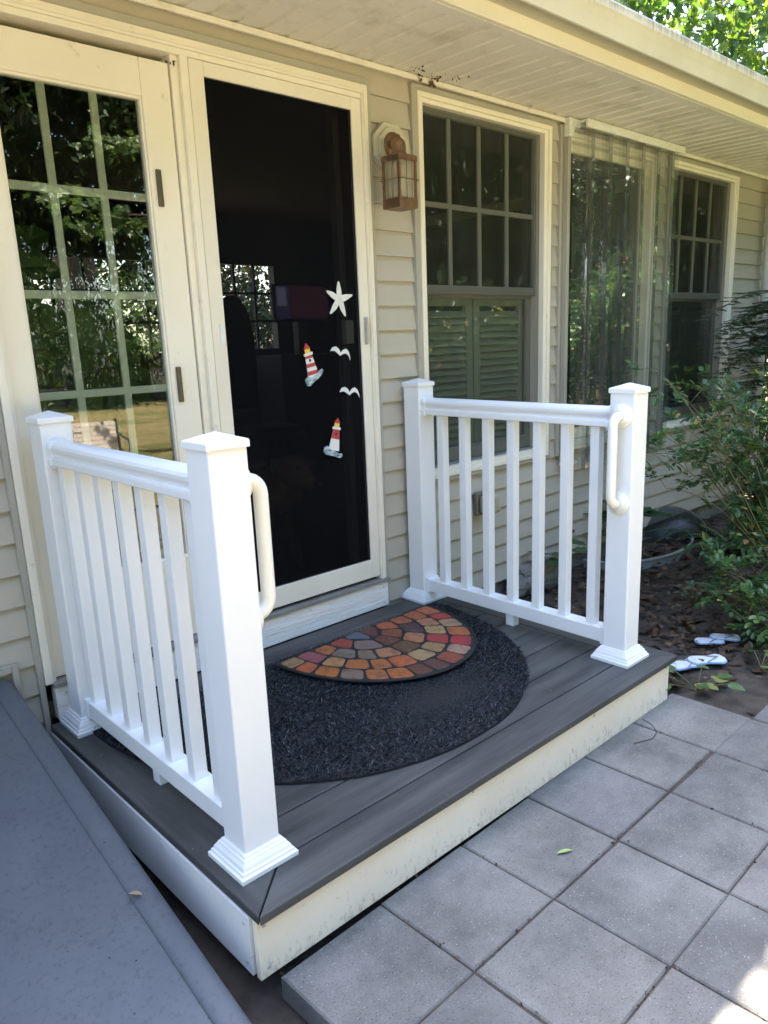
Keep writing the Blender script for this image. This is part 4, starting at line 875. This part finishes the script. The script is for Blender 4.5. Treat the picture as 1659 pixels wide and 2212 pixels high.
# rough footing stone
def rock(name, c, s, mat, seed, label, cat):
    bm = bmesh.new(); bmesh.ops.create_icosphere(bm, subdivisions=4, radius=1)
    for v in bm.verts:
        n = 0.35 * NZ.noise(v.co * 1.6 + Vector((seed, 0, 0))) + 0.12 * NZ.noise(v.co * 5 + Vector((seed, 3, 0)))
        v.co = v.co * (1 + n); v.co = Vector((v.co.x * s[0], v.co.y * s[1], v.co.z * s[2]))
    me = bpy.data.meshes.new(name); bm.to_mesh(me); bm.free(); me.materials.append(mat)
    o = bpy.data.objects.new(name, me); COL.objects.link(o); o.location = c; tag(o, label, cat); return o
rock('footing_stone', (2.50, 1.02, -0.13), (0.24, 0.07, 0.10), M['concrete'], 2, 'rough concrete lump under the edge of the siding behind the railing', 'stone')
# leaf litter
lt = MB()
for _ in range(3800):
    x = 1.76 + 2.9 * random.random() ** 1.1; y = random.uniform(-0.9, 1.0)
    if x < 2.2 and random.random() < 0.35: continue
    if y < -0.3 and random.random() < 0.75: continue
    d = Vector((random.uniform(-1, 1), random.uniform(-1, 1), random.uniform(-0.15, 0.3)))
    put(lt, OAK if random.random() < 0.6 else (OVAL if random.random() < 0.7 else HEART), (x, y, -0.207 + random.uniform(0.0, 0.022)), d, Vector((random.gauss(0, 0.4), random.gauss(0, 0.4), 1)), 0.018 + 0.062 * random.random() ** 1.8)
tag(fast_build(lt, 'leaf_litter', M['dead_leaf']), 'brown fallen oak leaves covering the garden soil', 'leaf litter', kind='stuff')
tw = MB()
for _ in range(60):
    x = random.uniform(1.8, 4.0); y = random.uniform(-0.6, 0.9); a = random.uniform(0, 6.3); L = random.uniform(0.05, 0.28)
    tw.tube([(x, y, -0.192), (x + L / 2 * math.cos(a), y + L / 2 * math.sin(a), -0.183), (x + L * math.cos(a + 0.3), y + L * math.sin(a + 0.3), -0.19)], 0.0016, 4, False)
tag(tw.build('fallen_twigs', M['branch']), 'thin dry twigs scattered over the garden soil', 'twigs', kind='stuff')
# flip flop shaped ornaments
def sole(cx, cy, z, rot, L, Wd):
    pr = [(-0.5, 0), (-0.46, 0.16), (-0.34, 0.25), (-0.15, 0.24), (0.02, 0.20), (0.18, 0.24), (0.34, 0.29), (0.45, 0.22), (0.5, 0.02), (0.46, -0.18), (0.34, -0.27), (0.15, -0.24), (0, -0.21), (-0.18, -0.24), (-0.36, -0.25), (-0.46, -0.16)]
    return [(cx + (a * L) * math.cos(rot) - b * Wd * 2 * math.sin(rot), cy + (a * L) * math.sin(rot) + b * Wd * 2 * math.cos(rot)) for a, b in pr]
M['chip'] = surf('chipped_white_enamel', (0.74, 0.76, 0.78), (0.62, 0.66, 0.72), 20, rough=0.35, dirt=(0.10, 0.09, 0.08), dscale=30, dlo=0.60, dhi=0.66)
M['blue_edge'] = surf('faded_blue_paint', (0.20, 0.32, 0.55), (0.30, 0.42, 0.60), 20, rough=0.4)
def flip(cx, cy, rot, label, s=1.0):
    t = thing('garden_ornament', (cx, cy, -0.19), label, 'ornament', 'white flip flop shaped ornaments on the soil')
    for k, (dx, dy, dr, dz) in enumerate(((-0.050, 0.030, 0.10, 0.0), (0.030, -0.022, -0.12, 0.009))):
        MB().prism(sole(cx + dx * s, cy + dy * s, 0, rot + dr, 0.165 * s, 0.080 * s), 'z', -0.190 + dz, -0.1835 + dz).build('sole', M['blue_edge'], t, 0.002)
        MB().prism(sole(cx + dx * s, cy + dy * s, 0, rot + dr, 0.156 * s, 0.074 * s), 'z', -0.1835 + dz, -0.1795 + dz).build('footbed', M['chip'], t, 0.0015)
        fx, fy = math.cos(rot + dr), math.sin(rot + dr); ox_, oy_ = cx + dx * s, cy + dy * s
        mb = MB(); mb.tube([(ox_ - fx * 0.01 * s - fy * 0.032 * s, oy_ - fy * 0.01 * s + fx * 0.032 * s, -0.180 + dz), (ox_ + fx * 0.045 * s, oy_ + fy * 0.045 * s, -0.172 + dz), (ox_ - fx * 0.01 * s + fy * 0.032 * s, oy_ - fy * 0.01 * s - fx * 0.032 * s, -0.180 + dz)], 0.003, 6); mb.build('strap', M['galv'], t)
flip(2.10, -0.09, R(-33), 'chipped white flip flop shaped ornament nearest the deck corner')
flip(2.39, -0.045, R(-50), 'broken white flip flop shaped ornament further into the bed, partly under green leaves', 0.8)
# small variegated sprig
def sprig(c, n, h, size, tpl, mat, name, label, cat, spread=0.08, w=1.0, group=None):
    t = thing(name, c, label, cat, group); st_ = MB(); lf = MB()
    for k in range(n):
        a = random.uniform(0, 6.3); q = Vector((c[0] + spread * math.cos(a) * random.random(), c[1] + spread * math.sin(a) * random.random(), c[2] + h * random.uniform(0.5, 1)))
        st_.tube([c, ((c[0] + q.x) / 2, (c[1] + q.y) / 2, q.z * 0.6 + c[2] * 0.4), q], 0.0018, 5, False)
        put(lf, tpl, q, (math.cos(a), math.sin(a), random.uniform(-0.3, 0.4)), (0, 0, 1), size * random.uniform(0.7, 1.1), w)
    st_.build('stem', M['cane'], t); fast_build(lf, 'foliage', mat, t); return t
sprig((2.78, 0.26, -0.20), 22, 0.11, 0.038, OVAL, M['pale_leaf'], 'small_plant', 'small sprig with grey green pale edged leaves on the leaf litter', 'plant', 0.075)
sprig((3.10, 0.93, -0.20), 14, 0.38, 0.17, LOBED, M['broad_leaf'], 'broad_leaf_plant', 'broad lobed dark green leaves by the wall just right of the far front post', 'plant', 0.22)
sprig((2.62, 1.0, -0.20), 9, 0.26, 0.14, LOBED, M['broad_leaf'], 'broad_leaf_plant', 'lobed dark leaves by the wall seen between the railing balusters', 'plant', 0.20)
sprig((1.86, -0.20, -0.19), 11, 0.07, 0.065, HEART, M['vine_leaf'], 'creeping_vine', 'pale green creeping vine leaves at the right corner of the deck', 'vine', 0.18)
sprig((2.22, -0.30, -0.19), 12, 0.06, 0.05, HEART, M['vine_leaf'], 'creeping_vine', 'pale green creeping vine leaves between the ornaments and the pavers', 'vine', 0.22)
# strap leaves
sp_ = thing('strap_leaf_plant', (3.75, 0.55, -0.2), 'clump of long arching strap leaves in the bed by the window well', 'plant')
mb = MB()
for k in range(26):
    a = random.uniform(0, 6.3); L = random.uniform(0.35, 0.62); c0 = Vector((3.85 + random.uniform(-.06, .06), 0.52 + random.uniform(-.06, .06), -0.2)); d = Vector((math.cos(a), math.sin(a), 0)); sd_ = Vector((-d.y, d.x, 0)); pv = []
    rise = random.uniform(0.25, 0.6)
    for i in range(7):
        u = i / 6; p_ = c0 + d * L * u + Vector((0, 0, rise * L * (u * 1.9 - 1.7 * u * u))); wv = 0.016 * (1 - u) ** 0.6 * (0.7 + u)
        pv += [p_ - sd_ * wv, p_ + sd_ * wv]
    mb.add(pv, [(2 * i, 2 * i + 1, 2 * i + 3, 2 * i + 2) for i in range(6)])
fast_build(mb, 'foliage', M['strap_leaf'], sp_)
# rose bush: arching canes with pinnate leaves
def rose(name, base, ends, label, extra=0):
    t = thing(name, base, label, 'bush'); cn = MB(); lf = MB()
    b = Vector(base)
    for e, lift in ends:
        e = Vector(e); b0 = b + Vector((random.uniform(-.05, .05), random.uniform(-.05, .05), 0)); mid = (b0 + e) / 2 + Vector((0, 0, lift)); P = []
        for i in range(15):
            u = i / 14; p_ = b0 * (1 - u) ** 2 + mid * 2 * u * (1 - u) + e * u * u; P.append(p_ + 0.012 * Vector((NZ.noise(p_ * 7), NZ.noise(p_ * 7 + Vector((9, 0, 0))), 0)))
        cn.tube(P, [0.0058 * (1 - 0.75 * i / 14) for i in range(15)], 6, False)
        for i in range(4, 15):
            for rep in range(random.choice((0, 1, 1, 2))):
                tw_ = (rv() + Vector((0, 0, 0.25))).normalized(); L = random.uniform(0.05, 0.13); q = P[i]
                cn.tube([q, q + tw_ * L * 0.5 + Vector((0, 0, 0.005)), q + tw_ * L], 0.0013, 4, False)
                for jn in range(random.choice((2, 3, 3))):
                    r0 = q + tw_ * L * random.uniform(0.45, 1.0); dd = (tw_ + rv() * 0.9).normalized(); up_ = (Vector((0, 0, 1)) + rv() * 0.5).normalized()
                    sdv = dd.cross(up_).normalized(); RL = random.uniform(0.045, 0.07); s_ = random.uniform(0.030, 0.046)
                    for k in (0.35, 0.75):
                        for sg in (-1, 1): put(lf, OVAL, r0 + dd * RL * k, sdv * sg + dd * 0.45, up_, s_ * 0.9, 1.0)
                    put(lf, OVAL, r0 + dd * RL, dd, up_, s_ * 1.1, 1.0)
    cn.build('cane', M['cane'], t); fast_build(lf, 'foliage', M['rose_leaf'], t); return t
ends = [((2.75, 0.50, 0.98), 0.2), ((2.70, 0.56, 0.70), 0.35), ((2.60, 0.46, 0.60), 0.3), ((2.95, 0.42, 0.80), 0.2), ((3.05, 0.22, 0.78), 0.2), ((3.10, 0.10, 0.85), 0.2), ((3.2, 0.0, 0.92), 0.2), ((2.70, 0.40, 0.40), 0.3),
        ((2.85, 0.25, 0.60), 0.3), ((3.2, 0.3, 0.66), 0.2), ((3.3, 0.5, 0.8), 0.2), ((2.95, 0.10, 0.65), 0.25), ((3.0, 0.5, 0.56), 0.2), ((3.4, 0.1, 0.95), 0.2), ((3.5, 0.3, 1.0), 0.2), ((3.25, -0.15, 0.75), 0.2),
        ((2.72, 0.62, 0.80), 0.25), ((3.15, 0.35, 0.5), 0.25), ((2.9, 0.0, 0.72), 0.2), ((2.85, 0.38, 0.68), 0.25)]
ends += [((3.35, 0.45, 0.72), 0.2), ((3.5, 0.55, 0.62), 0.2), ((3.4, 0.6, 0.9), 0.2), ((3.6, 0.45, 0.8), 0.2), ((3.3, 0.35, 0.55), 0.2), ((3.0, 0.30, 0.95), 0.1), ((2.9, 0.2, 0.85), 0.15)]
rose('rose_bush', (3.05, -0.10, -0.2), ends, 'loose rose bush with thin green canes and yellowing leaves right of the porch')
rose('rose_bush', (2.62, -0.28, -0.2), [((2.42, 0.03, 0.02), 0.12), ((2.50, 0.0, 0.10), 0.15), ((2.35, -0.14, -0.05), 0.1), ((2.62, 0.10, 0.05), 0.15), ((2.42, -0.22, -0.02), 0.1), ((2.7, -0.15, 0.3), 0.1), ((2.75, -0.05, 0.2), 0.1)], 'low trailing rose shoots hanging over the second broken ornament')
# hemlock sprays by the wall
hm = thing('hemlock_shrub', (5.0, 0.35, -0.2), 'dark hemlock shrub with feathery sprays in front of the far window', 'shrub')
cn = MB(); lf = MB()
cn.tube([(5.0, 0.35, -0.25), (4.95, 0.5, 0.6), (4.9, 0.58, 1.1), (4.88, 0.6, 1.55)], [0.03, 0.025, 0.015, 0.006], 8)
hend = [(3.88, 0.80, 1.28), (3.98, 0.78, 1.18), (4.02, 0.80, 1.05), (4.12, 0.74, 1.22), (4.1, 0.78, 0.92), (4.3, 0.86, 1.00), (4.2, 0.72, 0.82), (4.3, 0.90, 1.16), (4.4, 0.80, 0.72), (4.25, 0.9, 0.7), (4.5, 0.85, 1.22), (4.25, 0.65, 1.05), (4.4, 0.95, 0.9), (4.2, 0.86, 1.1), (4.15, 0.70, 1.0), (4.35, 0.75, 0.95), (4.5, 0.9, 0.6), (4.3, 0.62, 1.2)]
for e in hend:
    e = Vector(e); s0 = Vector((4.92, 0.6, e.z + 0.04)); P = [s0.lerp(e, i / 16) + Vector((0, 0, 0.10 * math.sin(math.pi * i / 16) - 0.06 * (i / 16) ** 2)) for i in range(17)]
    cn.tube(P, [0.006 * (1 - 0.8 * i / 16) for i in range(17)], 5, False); dm = (e - s0).normalized(); side = dm.cross(Vector((0, 0, 1))).normalized()
    for i in range(3, 17):
        for sg in (-1, 1):
            L = 0.20 * (1 - i / 22) * random.uniform(0.7, 1.2); d2 = (dm * 0.7 + side * sg + Vector((0, 0, random.uniform(-0.4, 0.05)))).normalized(); cn.tube([P[i], P[i] + d2 * L], 0.0012, 3, False)
            n_ = int(L / 0.0055)
            for k in range(n_):
                pp = P[i] + d2 * L * k / n_; s2 = d2.cross(Vector((0, 0, 1))).normalized()
                for s3 in (-1, 1): put(lf, QUAD, pp, s2 * s3 + d2 * 0.5 + Vector((0, 0, random.uniform(-.3, .1))), rv(), random.uniform(0.016, 0.024), 0.5)
cn.build('branch', M['branch'], hm); fast_build(lf, 'foliage', M['yew_leaf'], hm)

# ================================================================== TREES
def crown(n_cl, per, size, shape, tpl, flat=0.5):
    mb = MB()
    for _ in range(n_cl):
        v = rv().normalized() * (random.random() ** 0.35); c = Vector((v.x * shape[0], v.y * shape[1], v.z * shape[2] + shape[3])); cr = random.uniform(0.35, 0.8) * shape[4]
        for _ in range(per):
            p_ = c + Vector((rv().x * cr, rv().y * cr, rv().z * cr * flat)); d = rv(); d.z -= 0.3
            put(mb, tpl, p_, d, Vector((0, 0, 1)) + rv() * 0.8, size * random.uniform(0.6, 1.2))
    return mb
def trunk(h, r, spread):
    mb = MB(); mb.tube([(0, 0, -0.3), (0.05, 0, h * 0.3), (-0.05, 0.08, h * 0.6), (0, 0, h)], [r, r * 0.8, r * 0.6, r * 0.2], 10)
    for k in range(9):
        a = 2.4 * k; z = h * (0.35 + 0.06 * k); L = spread * random.uniform(0.6, 1)
        mb.tube([(0, 0, z), (L * 0.5 * math.cos(a), L * 0.5 * math.sin(a), z + L * 0.35), (L * math.cos(a), L * math.sin(a), z + L * 0.55)], [r * 0.35, r * 0.22, r * 0.06], 6, False)
    return mb
tree0 = thing('garden_tree', (0, 0, 0), '', 'tree', 'trees across the lawn')
fast_build(crown(190, 110, 0.20, (3.6, 3.6, 4.2, 6.4, 1.3), QUAD), 'crown', M['tree_leaf'], tree0); trunk(8.5, 0.24, 2.8).build('trunk', M['branch'], tree0)
spots = [(-9, -17), (-4, -16), (0.5, -17), (4.5, -16), (8.5, -16.5), (12.5, -15.5), (16, -15), (18, -11), (17, -6), (15.5, -1.5), (21, -20), (-13, -14), (2.5, -27), (10, -27), (22, -2), (-8, -11)]
names = ['birch', 'maple', 'oak']
place = ['far left behind the lawn', 'left of the lawn view', 'behind the lawn centre left', 'behind the lawn centre', 'behind the lawn centre right', 'right of the lawn', 'at the right lawn corner', 'beside the right lawn edge', 'east of the garden', 'east beyond the house corner', 'in the distant right corner', 'in the distant left corner', 'in the second row, left', 'in the second row, right', 'furthest east', 'near the left lawn corner']
for i, (x, y) in enumerate(spots):
    if i == 0: o = tree0
    else:
        o = tree0.copy(); COL.objects.link(o)
        for chd in list(tree0.children):
            c2 = chd.copy(); COL.objects.link(c2); c2.parent = o
    s = random.uniform(1.0, 1.35); o.location = (x, y, -0.2); o.rotation_euler = (0, 0, random.uniform(0, 6.3)); o.scale = (s, s, s * random.uniform(0.95, 1.15))
    o['label'] = 'tall leafy garden tree ' + place[i]
# undergrowth hedge across the far side of the lawn
hd0 = thing('hedge_bush', (0, 0, 0), '', 'bush', 'bushes along the edge of the lawn')
fast_build(crown(90, 110, 0.085, (1.5, 1.2, 1.0, 0.9, 0.7), QUAD, 0.8), 'foliage', M['tree_leaf'], hd0)
hs = [(-8, -14.5), (-5, -14.4), (-2, -14), (1, -14.3), (4, -14.3), (7, -14.4), (10, -14.2), (12.5, -13.5), (14, -12), (14.6, -9), (14, -6), (13, -3.2), (12, -0.6), (11.5, 2), (9.2, -2.0), (10, -4.4), (10.5, -7.0), (9.0, 0.2)]
for i, (x, y) in enumerate(hs):
    if i == 0: o = hd0
    else:
        o = hd0.copy(); COL.objects.link(o); c2 = hd0.children[0].copy(); COL.objects.link(c2); c2.parent = o
    o.location = (x, y, -0.2); o.rotation_euler = (0, 0, i * 1.3); s = random.uniform(0.9, 1.4) * (1.5 if i > 13 else 1); o.scale = (s, s, s * 1.9); o['label'] = 'dense green bush at the lawn edge, number %s from the left' % ['one', 'two', 'three', 'four', 'five', 'six', 'seven', 'eight', 'nine', 'ten', 'eleven', 'twelve', 'thirteen', 'fourteen', 'fifteen', 'sixteen', 'seventeen', 'eighteen'][i]
# maple above the roof on the right, behind the house
mp_ = thing('maple_tree', (9.5, 6.2, -0.2), 'sunlit maple tree rising behind the roof at the upper right', 'tree')
mb = MB()
for _ in range(420):
    v = rv(); c = Vector((9.3 + v.x * 3.6, 5.0 + v.y * 3.2, 5.0 + v.z * 2.4))
    for _ in range(34):
        put(mb, MAPLE, c + rv() * 0.55, rv() + Vector((0, 0, -0.6)), rv() + Vector((0, -0.3, 0.7)), random.uniform(0.09, 0.17))
fast_build(mb, 'crown', M['maple_leaf'], mp_)
mb = MB(); mb.tube([(9.5, 6.2, -0.3), (9.45, 6.1, 2.5), (9.3, 5.9, 5), (9.2, 5.6, 7)], [0.2, 0.16, 0.10, 0.03], 10)
for k in range(14):
    a = 2.4 * k; z = 3.0 + 0.25 * k; mb.tube([(9.4, 6.0, z), (9.4 + 1.2 * math.cos(a), 6 + 1.2 * math.sin(a), z + 0.5), (9.4 + 2.5 * math.cos(a), 5.8 + 2.5 * math.sin(a), z + 0.8)], [0.05, 0.03, 0.008], 6, False)
mb.build('trunk', M['branch'], mp_)
# trees behind the house, seen through the room's far windows
for i, (x, y) in enumerate([(3.5, 16), (8.5, 15), (13.5, 17)]):
    o = tree0.copy(); COL.objects.link(o)
    for chd in list(tree0.children): c2 = chd.copy(); COL.objects.link(c2); c2.parent = o
    o.location = (x, y, -1.5); o.rotation_euler = (0, 0, 1.1 * i + 0.5); o.scale = (1, 1, 1); o['group'] = 'trees behind the house'; o['label'] = 'leafy tree behind the house seen through the far room window, ' + ['left', 'middle', 'right'][i]
for i, (x, y) in enumerate([(-4.3, -2.6), (-4.9, -0.6), (-5.2, 1.6)]):  # bushes added out of view to block low sky left of the porch
    o = hd0.copy(); COL.objects.link(o); c2 = hd0.children[0].copy(); COL.objects.link(c2); c2.parent = o
    o.location = (x, y, -0.2); o.rotation_euler = (0, 0, 1.9 * i + 0.2); o.scale = (0.85, 0.85, 1.5); o['group'] = 'added unseen bushes blocking low sky on the left'; o['label'] = 'added unseen bush blocking low sky left of the cellar door, ' + ['on the lawn side', 'in the middle of the three', 'by the house wall'][i]
for i, (x, y) in enumerate([(4.2, 10.5), (7.0, 11.5), (10.5, 12)]):
    o = hd0.copy(); COL.objects.link(o); c2 = hd0.children[0].copy(); COL.objects.link(c2); c2.parent = o
    o.location = (x, y, -0.2); o.rotation_euler = (0, 0, 1.7 * i + 0.4); o.scale = (1.2, 1.2, 1.3); o['group'] = 'bushes behind the house'; o['label'] = 'green bush behind the house, ' + ['nearest the far window', 'in the middle', 'furthest right'][i]
# unseen bough added above the roof to dapple the sun on the far pavers
mb = MB(); br = MB(); hb = thing('added_dapple_maple', (3.2, 8.6, -0.2), 'added unseen maple whose bough over the roof dapples the sun', 'tree')
br.tube([(3.2, 8.6, -0.3), (3.1, 8.5, 3.5), (2.9, 8.0, 6.2), (2.5, 6.2, 7.4), (2.2, 4.2, 7.7), (2.0, 2.2, 7.5)], [0.28, 0.22, 0.16, 0.10, 0.06, 0.02], 10)
for _ in range(7):
    v = rv(); c = Vector((2.0 + v.x * 1.0, 2.5 + v.y * 1.0, 7.1 + v.z * 0.6))
    for _ in range(16): put(mb, MAPLE, c + rv() * 0.5, rv() + Vector((0, 0, -0.4)), rv() * 0.7 + Vector((0, 0, 1)), random.uniform(0.10, 0.17))
fast_build(mb, 'crown', M['maple_leaf'], hb); br.build('trunk', M['branch'], hb)
# young maple on the lawn whose boughs show in the door glass
ym = thing('young_maple', (3.9, -4.2, -0.2), 'young maple on the lawn with low boughs mirrored in the patio door', 'tree')
mb = MB(); br = MB(); br.tube([(3.9, -4.2, -0.3), (3.85, -4.2, 1.5), (3.8, -4.25, 3.4), (3.6, -4.3, 4.6)], [0.07, 0.06, 0.04, 0.015], 8)
for (ex, ey, ez, n_) in ((1.9, -3.3, 2.42, 36), (2.35, -3.7, 2.35, 36), (2.2, -2.9, 1.50, 26), (2.35, -3.0, 1.20, 26), (3.0, -4.6, 3.2, 90), (4.0, -4.8, 3.8, 120), (3.2, -5.2, 2.5, 80), (4.5, -4.6, 2.9, 80)):
    e = Vector((ex, ey, ez)); br.tube([(3.85, -4.2, ez - 0.2), (3.85 * .5 + e.x * .5, -4.2 * .5 + e.y * .5, ez + 0.08), e], [0.02, 0.012, 0.004], 5, False)
    for _ in range(n_):
        put(mb, MAPLE, e + Vector((rv().x * 0.42, rv().y * 0.35, rv().z * 0.13)), rv() + Vector((0, 0, -0.5)), Vector((0, 0.5, 0.8)) + rv() * 0.6, random.uniform(0.07, 0.12))
fast_build(mb, 'crown', M['maple_leaf'], ym); br.build('trunk', M['branch'], ym)
# garden shrub by the patio, mirrored in the right hand windows
sh = thing('patio_shrub', (5.6, -1.6, -0.2), 'tall green shrub at the right end of the patio mirrored in the windows', 'bush')
mb = MB()
for _ in range(70):
    v = rv(); c = Vector((5.6 + v.x * 0.9, -1.5 + v.y * 0.7, 0.7 + v.z * 0.85))
    for _ in range(40): put(mb, OVAL, c + rv() * 0.22, rv(), rv() + Vector((0, 0, 0.8)), random.uniform(0.04, 0.08))
fast_build(mb, 'foliage', M['rose_leaf'], sh)
def dense_shrub(loc, rad, n, label):
    t = thing('garden_shrub', loc, label, 'bush', 'dense shrubs in the planting bed'); mb = MB(); st2 = MB()
    for _ in range(n):
        v = rv(); c = Vector((loc[0] + v.x * rad[0], loc[1] + v.y * rad[1], loc[2] + rad[2] * (1.02 + v.z)))
        for _ in range(42): put(mb, OVAL, c + rv() * 0.20, rv(), rv() + Vector((0, 0, 0.8)), random.uniform(0.05, 0.085), 1.1)
    for k in range(9):
        a = 0.7 * k; st2.tube([(loc[0], loc[1], -0.25), (loc[0] + rad[0] * .4 * math.cos(a), loc[1] + rad[1] * .4 * math.sin(a), loc[2] + rad[2]), (loc[0] + rad[0] * .8 * math.cos(a), loc[1] + rad[1] * .8 * math.sin(a), loc[2] + rad[2] * 1.7)], [0.02, 0.012, 0.004], 6, False)
    st2.build('stem', M['branch'], t); fast_build(mb, 'foliage', M['rose_leaf'], t)
dense_shrub((3.95, -0.75, -0.15), (0.75, 0.55, 0.85), 80, 'dense green shrub at the front of the bed beyond the rose bush')
dense_shrub((5.35, -0.10, -0.15), (0.8, 0.65, 1.0), 80, 'dense green shrub at the corner of the house beyond the hemlock')
dense_shrub((6.7, 1.5, -0.15), (0.9, 0.7, 1.1), 70, 'dense green shrub beyond the far corner of the house')
dense_shrub((3.05, -1.35, -0.15), (0.40, 0.30, 0.42), 30, 'low green shrub where the paving meets the bed')
# patio chair mirrored in the glass
pcx, pcy = 1.80, -2.95
pch = thing('patio_chair', (pcx, pcy, -0.2), 'slatted grey wood patio chair on the lawn side of the patio, mirrored in the glass', 'chair')
rt = R(12)
def P3(x, y, z): return (pcx + x * math.cos(rt) - y * math.sin(rt), pcy + x * math.sin(rt) + y * math.cos(rt), z)
def obox(mb, x0, x1, y0, y1, z0, z1, lean=0.0):
    pts = []
    for z in (z0, z1):
        for a, b in ((x0, y0), (x1, y0), (x1, y1), (x0, y1)): pts.append(P3(a, b - lean * (z - 0.25), z))
    mb.add(pts, [(0, 3, 2, 1), (4, 5, 6, 7), (0, 1, 5, 4), (1, 2, 6, 5), (2, 3, 7, 6), (3, 0, 4, 7)])
bkm = MB()
for k in range(7): obox(bkm, -0.185 - 0.002 * k, 0.185 + 0.002 * k, -0.22, -0.20, 0.26 + k * 0.040, 0.294 + k * 0.040, 0.28)
bkm.build('backrest', M['teak'], pch)
mb = MB()
for k in range(8): obox(mb, -0.20, 0.20, -0.18 + 0.05 * k, -0.136 + 0.05 * k, 0.21, 0.23)
mb.build('seat', M['teak'], pch)
for sx in (-0.205, 0.205):
    mb = MB(); mb.tube([P3(sx, 0.2, -0.19), P3(sx, 0.2, 0.40), P3(sx, -0.2, 0.42)], 0.012, 8); mb.build('arm', M['darkmetal'], pch)
    mb = MB(); mb.tube([P3(sx, -0.24, -0.19), P3(sx, -0.19, 0.22), P3(sx, -0.30, 0.55)], 0.012, 8); mb.build('leg', M['darkmetal'], pch)
